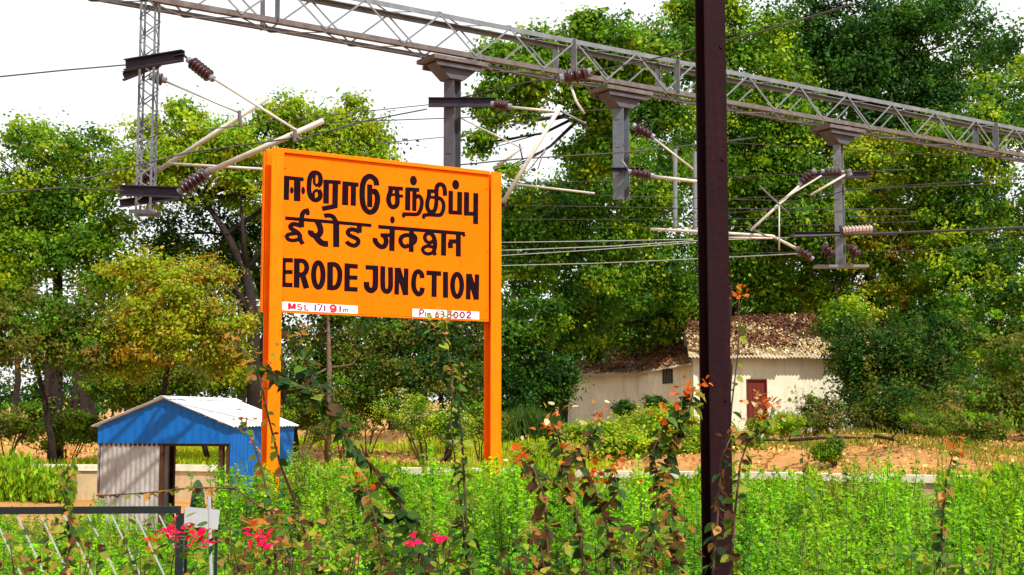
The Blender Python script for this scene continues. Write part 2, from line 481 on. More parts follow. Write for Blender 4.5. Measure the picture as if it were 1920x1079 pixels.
# brush strokes of the lettering in metres on the board: along it, height
LETTERS = {
 'tamil': [
  ["s",[[0.1686,5.1476],[0.1638,4.8417]],0.0623],
  ["s",[[0.3115,5.1266],[0.3127,4.8387]],0.072],
  ["s",[[0.1361,5.1227],[0.3983,5.1221]],0.0466],
  ["e",[0.239,4.9698],0.0251,0.0436],
  ["e",[0.3925,4.9802],0.0267,0.0488],
  ["s",[[0.5877,5.0512],[0.6197,5.0857],[0.627,5.1433],[0.6092,5.2049],[0.5581,5.2254],[0.5078,5.2048],[0.4786,5.1358],[0.4716,5.0596],[0.4728,4.9842],[0.4954,4.9107],[0.5431,4.8739],[0.5902,4.881],[0.6222,4.9153],[0.6242,4.966],[0.5985,5.0079]],0.0536],
  ["s",[[0.545,5.1988],[0.5393,5.1288],[0.5468,5.079],[0.5877,5.0512]],0.0315],
  ["s",[[0.5985,5.0079],[0.5482,4.9846],[0.532,4.939],[0.5428,4.8896]],0.0315],
  ["s",[[0.7052,5.1442],[0.7061,4.8402]],0.0633],
  ["s",[[0.6783,5.1227],[0.9077,5.1297]],0.0475],
  ["s",[[0.832,5.1305],[0.8295,4.8061]],0.0636],
  ["s",[[0.6528,4.7695],[0.8566,4.8261]],0.0567],
  ["s",[[0.9731,5.1498],[0.9701,4.8431]],0.0703],
  ["s",[[0.9354,5.1221],[1.158,5.1231]],0.051],
  ["s",[[1.0846,5.128],[1.0845,4.8449]],0.0609],
  ["s",[[1.4153,5.1354],[1.3968,5.2082],[1.3219,5.2498],[1.2518,5.2109],[1.2161,5.1271],[1.2085,4.9977],[1.2217,4.8832],[1.2598,4.8092],[1.327,4.7793],[1.3938,4.8233],[1.4247,4.913],[1.4276,4.9844],[1.4092,5.041],[1.3806,5.0611],[1.3455,5.0354]],0.0647],
  ["s",[[1.316,5.1426],[1.3193,4.8462]],0.0613],
  ["s",[[1.5905,5.122],[1.8,5.1276]],0.0487],
  ["s",[[1.6155,5.1451],[1.6161,5.08],[1.5916,5.0063],[1.59,4.9477],[1.6142,4.8945],[1.6576,4.874],[1.7042,4.9019],[1.7181,4.9585],[1.7139,5.0234],[1.7096,5.1013]],0.0573],
  ["s",[[1.6202,5.0283],[1.6992,5.0482]],0.0325],
  ["s",[[1.7211,5.0273],[1.8008,5.0309]],0.0391],
  ["s",[[1.869,5.1482],[1.8678,4.8468]],0.0622],
  ["s",[[1.8364,5.1276],[2.04,5.1339]],0.0491],
  ["s",[[1.968,5.1308],[1.9664,4.8482]],0.0526],
  ["s",[[1.9834,5.0302],[2.0347,5.0543],[2.0734,5.0082],[2.0761,4.936],[2.0509,4.855],[2.0071,4.8088],[1.8901,4.7995],[1.792,4.7917]],0.0473],
  ["s",[[1.8028,4.7958],[1.8141,4.7478]],0.0358],
  ["e",[1.9509,5.251],0.0529,0.0658],
  ["s",[[2.1599,5.1313],[2.3052,5.1388]],0.0463],
  ["s",[[2.1858,5.1449],[2.1826,5.0652],[2.1609,4.984],[2.1613,4.9114],[2.1913,4.8643],[2.2397,4.8583],[2.2767,4.8944],[2.2949,4.9754],[2.2981,5.0685],[2.2939,5.1478]],0.0516],
  ["s",[[2.1864,5.0509],[2.2907,5.0546]],0.0363],
  ["s",[[2.2982,5.0519],[2.3582,5.0438],[2.3997,4.9974],[2.4054,4.9181],[2.378,4.8495],[2.3369,4.823],[2.1879,4.8179],[2.0919,4.7971]],0.0477],
  ["s",[[2.0992,4.801],[2.1106,4.7558]],0.0362],
  ["s",[[2.2977,5.1282],[2.3011,5.1916],[2.3308,5.2322],[2.3796,5.2366],[2.4175,5.1954],[2.4271,5.0896]],0.053],
  ["s",[[2.5143,5.1639],[2.5135,4.8569]],0.0567],
  ["s",[[2.487,4.8728],[2.6844,4.8805]],0.0499],
  ["s",[[2.6527,5.1627],[2.6502,4.8544]],0.0616],
  ["e",[2.5898,5.2544],0.0549,0.0657],
  ["s",[[2.7583,5.1687],[2.7572,4.8528]],0.0639],
  ["s",[[2.7226,4.8735],[2.9149,4.8868]],0.0502],
  ["s",[[2.9025,5.1678],[2.8999,4.7463]],0.0621],
 ],
 'hindi': [
  ["s",[[0.1578,4.6136],[0.8108,4.6119],[1.3472,4.609]],0.0421],
  ["s",[[0.3795,4.6134],[0.3852,4.6763],[0.4179,4.7196],[0.4779,4.737]],0.053],
  ["s",[[0.4612,4.7325],[0.4587,4.6727]],0.0407],
  ["s",[[0.3743,4.6067],[0.3757,4.5132]],0.0592],
  ["s",[[0.3808,4.5292],[0.3208,4.5434],[0.2644,4.5454],[0.2318,4.5212],[0.2389,4.4906],[0.2822,4.4658],[0.329,4.4412],[0.3562,4.4058],[0.3536,4.3558]],0.053],
  ["s",[[0.3225,4.4345],[0.2499,4.4231],[0.1974,4.407],[0.1847,4.3782],[0.2116,4.346],[0.271,4.3408],[0.3502,4.3618]],0.0447],
  ["s",[[0.35,4.3742],[0.399,4.3029]],0.0497],
  ["s",[[0.5875,4.6043],[0.6255,4.5443],[0.6366,4.4759],[0.6035,4.4296],[0.5497,4.4227],[0.5057,4.4508],[0.5052,4.4852]],0.0659],
  ["s",[[0.563,4.433],[0.6112,4.3674],[0.6725,4.3308],[0.7438,4.3293]],0.072],
  ["s",[[0.8499,4.6117],[0.8541,4.2958]],0.0696],
  ["s",[[0.6818,4.684],[0.7497,4.6938],[0.808,4.6781],[0.8498,4.618]],0.0535],
  ["s",[[1.1753,4.6044],[1.173,4.502]],0.0575],
  ["s",[[1.1798,4.5121],[1.1098,4.5357],[1.0473,4.5343],[1.0132,4.5],[1.0344,4.4634],[1.0901,4.4419],[1.1495,4.4174],[1.1618,4.3799],[1.1261,4.338],[1.0775,4.3329],[1.0219,4.3545],[0.9974,4.3814]],0.0524],
  ["s",[[1.4424,4.6013],[2.0742,4.6011],[2.7361,4.6026]],0.0463],
  ["s",[[1.6458,4.6087],[1.6415,4.2977]],0.0635],
  ["s",[[1.4754,4.4929],[1.6181,4.503]],0.0464],
  ["s",[[1.5109,4.5019],[1.5506,4.4595],[1.5582,4.4084],[1.5373,4.3586],[1.4983,4.3412],[1.4448,4.3621],[1.4018,4.4106],[1.4035,4.4524]],0.0593],
  ["e",[1.6471,4.7061],0.0345,0.0487],
  ["s",[[1.9282,4.61],[1.9248,4.3031]],0.0575],
  ["s",[[1.9071,4.5203],[1.8416,4.5189],[1.7874,4.4923],[1.7661,4.4453],[1.7883,4.3917],[1.8356,4.3675],[1.8935,4.3922]],0.0522],
  ["s",[[1.9435,4.5327],[1.9839,4.5029],[1.9792,4.4535],[1.9444,4.4152]],0.0522],
  ["s",[[2.2239,4.5698],[2.1536,4.5582],[2.1243,4.5102],[2.1468,4.4625],[2.2024,4.4446],[2.2542,4.4732]],0.0461],
  ["s",[[2.209,4.5819],[2.2651,4.5135],[2.2806,4.4223],[2.2625,4.3289]],0.054],
  ["s",[[2.2547,4.3876],[2.1731,4.3986],[2.1105,4.3748],[2.096,4.341],[2.1257,4.3037],[2.1886,4.2946],[2.2551,4.3218]],0.0434],
  ["s",[[2.2551,4.3284],[2.2888,4.2845]],0.0493],
  ["s",[[2.4104,4.5899],[2.4083,4.2855]],0.0629],
  ["s",[[2.6332,4.5926],[2.6345,4.2878]],0.0614],
  ["s",[[2.4862,4.4825],[2.6223,4.4905]],0.053],
  ["s",[[2.5073,4.4707],[2.5153,4.3916]],0.061],
  ["s",[[2.7056,4.5944],[2.7324,4.5662]],0.0334],
 ],
 'english': [
  ["s",[[0.1472,4.1147],[0.15,3.7547]],0.0444],
  ["s",[[0.1248,4.0856],[0.2692,4.0914]],0.0524],
  ["s",[[0.1306,3.9381],[0.2683,3.9447]],0.0479],
  ["s",[[0.13,3.7801],[0.2696,3.7812]],0.054],
  ["s",[[0.3216,4.1194],[0.3242,3.7512]],0.062],
  ["s",[[0.3055,4.0892],[0.405,4.0904],[0.449,4.0464],[0.4519,3.9844],[0.4142,3.9276],[0.3282,3.9153]],0.0544],
  ["s",[[0.4011,3.9132],[0.4569,3.7499]],0.0651],
  ["s",[[0.6775,3.9317],[0.6759,3.8911],[0.6701,3.8531],[0.6603,3.8203],[0.6474,3.7948],[0.6322,3.7784],[0.6158,3.7723],[0.5992,3.7767],[0.5836,3.7915],[0.57,3.8155],[0.5595,3.8472],[0.5525,3.8844],[0.5498,3.9246],[0.5513,3.965],[0.5571,4.0029],[0.5668,4.0358],[0.5796,4.0614],[0.5948,4.0779],[0.6113,4.0842],[0.6279,4.0799],[0.6436,4.0652],[0.6572,4.0411],[0.6678,4.0093],[0.6748,3.972],[0.6775,3.9317]],0.0575],
  ["s",[[0.7737,4.0972],[0.7751,3.746]],0.0647],
  ["s",[[0.757,4.0698],[0.8524,4.0692],[0.9026,4.0041],[0.9092,3.9162],[0.8898,3.8271],[0.8461,3.7796],[0.7611,3.7722]],0.0578],
  ["s",[[1.01,4.0988],[1.011,3.742]],0.0619],
  ["s",[[0.9794,4.0673],[1.1593,4.0665]],0.0556],
  ["s",[[1.0122,3.9187],[1.1562,3.9215]],0.0517],
  ["s",[[0.9831,3.7702],[1.1593,3.7715]],0.0554],
  ["s",[[1.2671,4.0633],[1.4487,4.0657]],0.0541],
  ["s",[[1.409,4.0794],[1.4098,3.862],[1.3964,3.7975],[1.3475,3.7663],[1.3016,3.7895],[1.2851,3.83],[1.2832,3.8757]],0.0653],
  ["s",[[1.5137,4.092],[1.5162,3.8419],[1.5381,3.7822],[1.5738,3.7647],[1.6092,3.7857],[1.6286,3.8477],[1.6243,4.0856]],0.0578],
  ["s",[[1.7211,4.0848],[1.7171,3.7332]],0.0548],
  ["s",[[1.7319,4.0822],[1.8503,3.7364]],0.0645],
  ["s",[[1.8547,4.0829],[1.8504,3.7331]],0.0551],
  ["s",[[2.0899,3.9668],[2.0785,4.0249],[2.0306,4.0534],[1.9834,4.013],[1.9637,3.9144],[1.9739,3.8176],[2.0292,3.7541],[2.0802,3.7806],[2.0945,3.8432]],0.0587],
  ["s",[[2.1519,4.044],[2.3746,4.0428]],0.0575],
  ["s",[[2.2703,4.0422],[2.2686,3.729]],0.0623],
  ["s",[[2.44,4.0715],[2.4418,3.7261]],0.0626],
  ["s",[[2.6883,3.9032],[2.6861,3.864],[2.6792,3.8272],[2.6681,3.7954],[2.6536,3.7707],[2.6366,3.7549],[2.6185,3.7489],[2.6003,3.7531],[2.5833,3.7674],[2.5686,3.7906],[2.5573,3.8212],[2.5502,3.8571],[2.5476,3.8959],[2.5498,3.935],[2.5566,3.9717],[2.5676,4.0035],[2.5821,4.0283],[2.599,4.0443],[2.6171,4.0505],[2.6354,4.0463],[2.6525,4.0322],[2.6672,4.009],[2.6785,3.9783],[2.6857,3.9422],[2.6883,3.9032]],0.0596],
  ["s",[[2.7922,4.0649],[2.788,3.7191]],0.0585],
  ["s",[[2.8006,4.0621],[2.9182,3.7251]],0.0666],
  ["s",[[2.925,4.0644],[2.9183,3.7238]],0.0568],
 ],
 'msl_red': [
  ["s",[[0.2288,3.4752],[0.2275,3.5525],[0.2639,3.4933],[0.2985,3.5491],[0.2996,3.4827]],0.0198],
  ["s",[[0.3907,3.5404],[0.3608,3.5491],[0.3403,3.5326],[0.3465,3.519],[0.3853,3.5085],[0.3962,3.4934],[0.3739,3.477],[0.3352,3.4825]],0.0122],
  ["s",[[0.4384,3.5464],[0.4394,3.4797],[0.4825,3.4782]],0.0156],
  ["s",[[0.8548,3.5288],[0.8537,3.5229],[0.8502,3.5174],[0.8446,3.5125],[0.8373,3.5086],[0.8288,3.506],[0.8196,3.5048],[0.8105,3.5052],[0.8019,3.5071],[0.7945,3.5103],[0.7888,3.5147],[0.7852,3.52],[0.7839,3.5258],[0.7851,3.5316],[0.7885,3.5372],[0.7941,3.5421],[0.8014,3.546],[0.8099,3.5486],[0.819,3.5498],[0.8282,3.5494],[0.8368,3.5475],[0.8442,3.5443],[0.8499,3.5399],[0.8535,3.5346],[0.8548,3.5288]],0.0191],
  ["s",[[0.856,3.5289],[0.8565,3.4906],[0.8261,3.477],[0.7833,3.4808]],0.018],
 ],
 'msl_dark': [
  ["e",[0.5165,3.5253],0.0066,0.0066],
  ["e",[0.517,3.4942],0.0066,0.0067],
  ["s",[[0.5762,3.5542],[0.5774,3.4733]],0.0134],
  ["s",[[0.6052,3.5538],[0.6699,3.5499],[0.6317,3.4744]],0.0134],
  ["s",[[0.7051,3.547],[0.7062,3.4731]],0.0134],
  ["e",[0.7456,3.4775],0.0073,0.0073],
  ["s",[[0.9171,3.5496],[0.9181,3.4752]],0.0135],
  ["s",[[0.9643,3.4754],[0.968,3.5168]],0.0096],
  ["s",[[0.9682,3.5038],[0.9946,3.5145],[0.9951,3.4767]],0.0096],
  ["s",[[0.9947,3.5049],[1.0237,3.5146],[1.0229,3.4778]],0.0096],
 ],
 'pin': [
  ["s",[[2.0586,3.5529],[2.0573,3.4642]],0.014],
  ["s",[[2.0587,3.5499],[2.1015,3.5477],[2.1115,3.5259],[2.0952,3.5077],[2.0623,3.5034]],0.014],
  ["s",[[2.1445,3.5273],[2.145,3.463]],0.0117],
  ["e",[2.1444,3.5436],0.0073,0.007],
  ["s",[[2.1747,3.463],[2.1744,3.5139]],0.0117],
  ["s",[[2.1745,3.5022],[2.2042,3.5122],[2.2143,3.495],[2.2145,3.4628]],0.0117],
  ["e",[2.254,3.5054],0.0067,0.0064],
  ["e",[2.2542,3.4732],0.0067,0.0064],
  ["s",[[2.3355,3.4853],[2.3348,3.4801],[2.3327,3.4752],[2.3293,3.4709],[2.3249,3.4675],[2.3198,3.4653],[2.3142,3.4644],[2.3087,3.4649],[2.3036,3.4667],[2.2991,3.4697],[2.2957,3.4737],[2.2936,3.4784],[2.2928,3.4835],[2.2935,3.4887],[2.2956,3.4936],[2.299,3.4979],[2.3034,3.5013],[2.3085,3.5035],[2.314,3.5044],[2.3195,3.5039],[2.3247,3.5021],[2.3291,3.4991],[2.3326,3.4951],[2.3347,3.4904],[2.3355,3.4853]],0.0129],
  ["s",[[2.3338,3.541],[2.3006,3.5161],[2.2928,3.4835]],0.0129],
  ["s",[[2.3706,3.5367],[2.4075,3.5382],[2.411,3.5148],[2.3876,3.505],[2.4145,3.4914],[2.4079,3.4676],[2.3711,3.4632]],0.0129],
  ["s",[[2.5214,3.5223],[2.5206,3.5176],[2.5183,3.5133],[2.5147,3.5095],[2.51,3.5064],[2.5044,3.5044],[2.4985,3.5036],[2.4926,3.504],[2.487,3.5055],[2.4823,3.5081],[2.4786,3.5117],[2.4763,3.5158],[2.4755,3.5204],[2.4763,3.525],[2.4785,3.5294],[2.4821,3.5332],[2.4869,3.5362],[2.4924,3.5382],[2.4983,3.539],[2.5043,3.5387],[2.5098,3.5371],[2.5146,3.5345],[2.5182,3.531],[2.5205,3.5268],[2.5214,3.5223]],0.013],
  ["s",[[2.5269,3.4853],[2.526,3.4797],[2.5232,3.4745],[2.5187,3.4699],[2.5128,3.4663],[2.506,3.4639],[2.4987,3.4629],[2.4914,3.4633],[2.4845,3.4652],[2.4787,3.4683],[2.4741,3.4725],[2.4713,3.4775],[2.4703,3.483],[2.4712,3.4885],[2.474,3.4938],[2.4785,3.4983],[2.4843,3.502],[2.4912,3.5044],[2.4985,3.5054],[2.5058,3.5049],[2.5127,3.5031],[2.5186,3.5],[2.5231,3.4957],[2.5259,3.4907],[2.5269,3.4853]],0.0142],
  ["s",[[2.6285,3.5059],[2.6275,3.497],[2.6244,3.4886],[2.6196,3.4813],[2.6133,3.4755],[2.606,3.4718],[2.5981,3.4703],[2.5902,3.4712],[2.5828,3.4743],[2.5765,3.4795],[2.5716,3.4864],[2.5685,3.4946],[2.5674,3.5034],[2.5684,3.5124],[2.5714,3.5208],[2.5762,3.5281],[2.5825,3.5338],[2.5899,3.5375],[2.5978,3.539],[2.6057,3.5382],[2.613,3.535],[2.6194,3.5298],[2.6243,3.5229],[2.6274,3.5148],[2.6285,3.5059]],0.0154],
  ["s",[[2.7272,3.5087],[2.7262,3.4997],[2.7232,3.4913],[2.7183,3.484],[2.712,3.4783],[2.7046,3.4745],[2.6967,3.473],[2.6887,3.4739],[2.6813,3.477],[2.6749,3.4823],[2.67,3.4892],[2.6669,3.4974],[2.6659,3.5062],[2.6669,3.5152],[2.6699,3.5236],[2.6747,3.5309],[2.6811,3.5367],[2.6884,3.5404],[2.6964,3.5419],[2.7043,3.5411],[2.7118,3.5379],[2.7181,3.5327],[2.7231,3.5258],[2.7262,3.5176],[2.7272,3.5087]],0.0154],
  ["s",[[2.7634,3.5322],[2.7805,3.5478],[2.8148,3.548],[2.8217,3.5256],[2.767,3.4758],[2.8322,3.4748]],0.0155],
 ],
}
PLATES = [[[0.1361, 3.5705], [1.1617, 3.5614], [1.1628, 3.4609], [0.1379, 3.4631]], [[1.9504, 3.5599], [2.9596, 3.5594], [2.9599, 3.4565], [1.9512, 3.4565]]]

# ------------------------------------------------------------------ station name board
A0 = Vector((-2.9548, 17.0, 0))
UX = Vector((0.849180453354486, 0.5281027907904575, 0))
UN = Vector((0.5281027907904575, -0.849180453354486, 0))      # out of the face
ang = math.atan2(UX.y, UX.x)
sroot = empty('station_name_board', 'large orange station name board on two orange posts, black lettering in three scripts', 'sign', A0, ang)
# local: x along board, y = away from the camera, z up


def sbox(name, x0, x1, y0, y1, z0, z1, m, parent=None, bev=0.006):
    b = MB(); b.box(((x0 + x1) / 2, (y0 + y1) / 2, (z0 + z1) / 2), (x1 - x0, y1 - y0, z1 - z0))
    o = b.build(name, m, parent or sroot)
    md = o.modifiers.new('bevel', 'BEVEL'); md.width = bev; md.segments = 2
    return o


panel = sbox('panel', 0.112, 3.114, 0.0, 0.022, 3.452, 5.43, M_ORANGE)
sbox('frame_rail', 0.112, 3.114, -0.035, 0.030, 5.432, 5.484, M_ORANGE2)
sbox('frame_rail', 0.112, 3.114, -0.004, 0.030, 3.432, 3.450, M_ORANGE2)
sbox('back_panel', -0.06, 3.20, 0.150, 0.172, 3.45, 5.45, M_ORANGE)
sbox('side_flange', -0.075, -0.061, 0.142, 0.20, 3.44, 5.46, M_ORANGE2)
for x0 in (-0.050, 3.118):
    b = MB()
    b.box((x0 + 0.082, -0.040, 2.7), (0.164, 0.014, 5.56))
    b.box((x0 + 0.082, 0.135, 2.7), (0.164, 0.014, 5.56))
    b.box((x0 + 0.082, 0.0475, 2.7), (0.014, 0.160, 5.55))
    b.box((x0 + 0.082, 0.0475, -0.08), (0.30, 0.30, 0.10))
    o = b.build('post', M_ORANGE2, sroot)
    md = o.modifiers.new('bevel', 'BEVEL'); md.width = 0.004; md.segments = 1
# bolts holding the panel
for zz in (3.6, 4.4, 5.25):
    for xx in (0.145, 3.08):
        b = MB(); b.tube([(xx, -0.012, zz), (xx, 0.001, zz)], 0.013, 6)
        b.build('bolt', M_ORANGE2, sroot)


def paint(key, m, parent, label, y0, wide=1.08):
    b = MB()
    d = 0.0
    for st in LETTERS[key]:
        d += 0.00006
        y = y0 - d
        if st[0] == 'e':
            (cx, cz), rx, rz = st[1], st[2], st[3]
            n = 20
            vs = [(cx + rx * math.cos(2 * math.pi * i / n), y, cz + rz * math.sin(2 * math.pi * i / n)) for i in range(n)]
            b.add(vs, [tuple(range(n))])
        else:
            pts = [Vector((p[0], p[1])) for p in st[1]]
            w = st[2] / 2 * wide
            if len(pts) > 3:                      # round a brush stroke out (Catmull-Rom)
                closed = (pts[0] - pts[-1]).length < 1e-3
                q = []
                for i in range(len(pts) - 1):
                    p0 = pts[i - 1] if i > 0 else (pts[-2] if closed else pts[0])
                    p1, p2 = pts[i], pts[i + 1]
                    p3 = pts[i + 2] if i + 2 < len(pts) else (pts[1] if closed else pts[-1])
                    for t in (0, .25, .5, .75):
                        q.append(0.5 * (2 * p1 + (p2 - p0) * t + (2 * p0 - 5 * p1 + 4 * p2 - p3) * t * t + (3 * p1 - p0 - 3 * p2 + p3) * t ** 3))
                q.append(pts[-1]); pts = q
            Ls, Rs = [], []
            for i, p in enumerate(pts):
                dd = (pts[min(i + 1, len(pts) - 1)] - pts[max(i - 1, 0)])
                dd.x *= 0.86                          # brush flattened: upright strokes come out wider
                dd.normalize()
                nn = Vector((-dd.y / 0.86, dd.x))
                Ls.append((p.x + nn.x * w, y, p.y + nn.y * w)); Rs.append((p.x - nn.x * w, y, p.y - nn.y * w))
            n = len(pts)
            b.add(Ls + Rs, [(i, i + 1, n + i + 1, n + i) for i in range(n - 1)])
            if len(pts) == 3:
                p = pts[1]
                b.add([(p.x + w * 0.98 * math.cos(2 * math.pi * i / 12), y - 0.00003, p.y + w * 0.98 * math.sin(2 * math.pi * i / 12)) for i in range(12)], [tuple(range(12))])
    o = b.build('lettering', m, parent)
    o['label'] = label
    return o


paint('tamil', M_BLACK, panel, 'black Tamil lettering, top line', -0.0015)
paint('hindi', M_BLACK, panel, 'black Hindi lettering, middle line', -0.0015)
paint('english', M_BLACK, panel, 'black English lettering ERODE JUNCTION', -0.0015)
for i, pl in enumerate(PLATES):
    b = MB()
    b.add([(p[0], -0.001, p[1]) for p in pl] + [(p[0], -0.003, p[1]) for p in pl],
          [(3, 2, 1, 0), (4, 5, 6, 7), (0, 1, 5, 4), (1, 2, 6, 5), (2, 3, 7, 6), (3, 0, 4, 7)])
    o = b.build('white_plate', M_WPLATE, panel)
    o['label'] = ['white strip with height above sea level in red', 'white strip with the pin code in dark red'][i]
b1 = paint('msl_red', M_RED, panel, 'red letters MSL and a nine', -0.0042, 1.35)
b2 = paint('msl_dark', M_PURPLE, panel, 'dark red digits 171.91m', -0.0045, 1.45)
b3 = paint('pin', M_PURPLE, panel, 'dark red pin code digits', -0.0042, 1.35)

# ------------------------------------------------------------------ dark steel pole near the camera
pl0 = at(1334, 540, 6.6)
proot = empty('dark_pole', 'dark purple brown steel column standing right of centre in front of the hedge', 'pole', (pl0.x, 6.6, 0), math.radians(17))
b = MB()
b.box((0.012, -0.052, 3.2), (0.108, 0.012, 6.9)); b.build('front_flange', M_POLE, proot)
b = MB()
b.box((0.012, 0.052, 3.2), (0.108, 0.012, 6.9)); b.build('rear_flange', M_POLE, proot)
b = MB(); b.box((0.012, 0, 3.2), (0.010, 0.091, 6.9)); b.build('web', M_POLE, proot)
for zz in (1.72, 2.2, 3.35, 3.9):
    b = MB(); b.tube([(0.04, -0.058, zz), (0.04, -0.064, zz)], 0.009, 6); b.build('rivet', M_POLE, proot)

# ------------------------------------------------------------------ lattice portal boom and its masts
GP, GD = Vector((-2.73, 22.2, 0)), Vector((11.01, 7.7, 0))
GL = GD.length
GU = GD / GL
GN = Vector((GU.y, -GU.x, 0))
ZL = EYE + 6.25          # lower chord height
BH, BW = 0.60, 0.50


def gp(t, off=0.0, z=0.0):
    p = GP + GD * t + GN * off
    return Vector((p.x, p.y, z))


boom = empty('portal_boom', 'long grey lattice steel boom crossing high above the tracks and descending to the right', 'gantry', gp(-0.95, 0, 0))
T0, T1 = -0.95, 1.95
for zz, mm in ((ZL, M_RUST), (ZL + BH, M_GALV)):
    for off in (-BW / 2, BW / 2):
        b = MB()
        sgn = 1 if off > 0 else -1
        b.bar(gp(T0, off, zz), gp(T1, off, zz), 0.012, 0.085)
        zz2 = zz + (-0.0365 if zz == ZL else 0.0365)
        b.bar(gp(T0, off - sgn * 0.048, zz2), gp(T1, off - sgn * 0.048, zz2), 0.084, 0.012)
        wpart('chord', b, mm, boom)
# lacing, one shared bar mesh
lb = MB(); lb.box((0, 0, 0), (1, 0.030, 0.010)); tmp = lb.build('lacing_bar', M_GALV); LAC = tmp.data
bpy.data.objects.remove(tmp)


def lace(a, b, root, nrm, name='lacing_bar', data=None, m=None, thick=1.0):
    a, b = Vector(a), Vector(b)
    d = b - a
    L = d.length
    x = d / L
    z = (Vector(nrm) - x * Vector(nrm).dot(x)).normalized()
    y = z.cross(x)
    Mx = Matrix((x * L, y * thick, z)).transposed().to_4x4()
    o = bpy.data.objects.new(name, data or LAC)
    COL.objects.link(o)
    o.parent = root
    Mx.translation = (a + b) / 2 - Vector(root.location)
    o.matrix_local = Mx
    return o


np_ = 54
for i in range(np_):
    ta, tb = T0 + (T1 - T0) * i / np_, T0 + (T1 - T0) * (i + 1) / np_
    if i % 2:
        za, zb = ZL, ZL + BH
    else:
        za, zb = ZL + BH, ZL
    lace(gp(ta, BW / 2 + 0.012, za), gp(tb, BW / 2 + 0.012, zb), boom, GN)
    lace(gp(ta, -BW / 2 - 0.012, zb), gp(tb, -BW / 2 - 0.012, za), boom, GN)
    o1, o2 = (BW / 2, -BW / 2) if i % 2 else (-BW / 2, BW / 2)
    lace(gp(ta, o1, ZL - 0.055), gp(tb, o2, ZL - 0.055), boom, (0, 0, 1))
    lace(gp(ta, o2, ZL + BH + 0.055), gp(tb, o1, ZL + BH + 0.055), boom, (0, 0, 1))
for t in (0.335, 0.52, 0.60, 1.25, -0.1):
    for off in (-BW / 2, BW / 2):
        b = MB(); sg = 1 if off > 0 else -1
        b.bar(gp(t, off + sg * 0.024, ZL - 0.03), gp(t, off + sg * 0.024, ZL + BH + 0.03), 0.012, 0.16, up=GN)
        wpart('splice_plate', b, M_GALV, boom)
# end uprights of the portal, standing outside the picture
for t in (T0, T1):
    p = gp(t)
    up = empty('portal_upright', 'lattice upright carrying the %s end of the portal boom' % ('left' if t == T0 else 'right'), 'mast', (p.x, p.y, 0), group='uprights of the portal')
    for ox in (-0.22, 0.22):
        for oy in (-0.22, 0.22):
            b = MB(); b.box((ox, oy, (ZL - 0.08) / 2 - 0.2), (0.08, 0.08, ZL - 0.08 + 0.4)); b.build('chord', M_GALV, up)
    for i in range(14):
        z1, z2 = i * 0.57 + 0.1, (i + 1) * 0.57 + 0.1
        for oy in (-0.26, 0.26):
            lace(Vector((p.x - 0.2, p.y + oy, z1 if i % 2 else z2)), Vector((p.x + 0.2, p.y + oy, z2 if i % 2 else z1)), up, (0, 1, 0))


def drop_mast(t, zbot, w, label, arms, mm=M_GALV_D, base=None):
    p = gp(t)
    r = empty('drop_mast', label, 'mast', (p.x, p.y, zbot), group='masts hanging from the boom')
    H = ZL - 0.07 - zbot
    ca = math.radians(-32)
    R = Matrix.Rotation(ca, 3, 'Z')
    # H section
    b = MB()
    wf = w * 0.86
    b.box((0, 0, H / 2), (0.012, wf - 0.03, H - 0.004), R)
    b.box(R @ Vector((0, -wf / 2, 0)) + Vector((0, 0, H / 2)), (wf, 0.016, H), R)
    b.box(R @ Vector((0, wf / 2, 0)) + Vector((0, 0, H / 2)), (wf, 0.016, H), R)
    for bz in range(3):
        b.box(R @ Vector((0, -wf / 2 - 0.012, 0)) + Vector((0, 0, H * (0.25 + 0.25 * bz))), (wf * 0.5, 0.008, 0.12), R)
    b.build('mast', mm, r)
    # bracket: tapered gusset box and seat plates below the boom
    b = MB()
    gx = GU * 0.44; gx2 = GU * (w * 0.6); gn = GN * 0.16
    vs = [gx + gn, gx - gn, -gx - gn, -gx + gn]
    vs2 = [gx2 + gn, gx2 - gn, -gx2 - gn, -gx2 + gn]
    b.add([v + Vector((0, 0, H - 0.12)) for v in vs] + [v + Vector((0, 0, H - 0.36)) for v in vs2],
          [(0, 3, 2, 1), (4, 5, 6, 7), (0, 1, 5, 4), (1, 2, 6, 5), (2, 3, 7, 6), (3, 0, 4, 7)])
    b.build('gusset', M_GALV_D, r)
    b = MB()
    b.bar(-GU * 0.55 + Vector((0, 0, H - 0.055)), GU * 0.55 + Vector((0, 0, H - 0.055)), 0.58, 0.07)
    b.build('seat_plate', M_RUST, r)
    for s in (-1, 1):
        b = MB()
        b.bar(GN * 0.22 * s - GU * 0.46 + Vector((0, 0, H - 0.15)), GN * 0.22 * s + GU * 0.46 + Vector((0, 0, H - 0.15)), 0.05, 0.07)
        b.build('clamp_bar', M_GALV_D, r)
    for (x0, x1, zc, hh, yy) in arms:
        b = MB()
        # channel crossarm: web and two flanges
        b.box(((x0 + x1) / 2, yy, zc - zbot), (x1 - x0, 0.012, hh))
        b.box(((x0 + x1) / 2, yy - 0.03, zc - zbot + hh / 2), (x1 - x0, 0.07, 0.012))
        b.box(((x0 + x1) / 2, yy - 0.03, zc - zbot - hh / 2), (x1 - x0, 0.07, 0.012))
        b.build('crossarm', M_ARM, r)
    if base:
        b = MB(); b.box((0, 0, 0.0), (base, 0.35, 0.05)); b.build('base_plate', M_GALV, r)
    return r, p


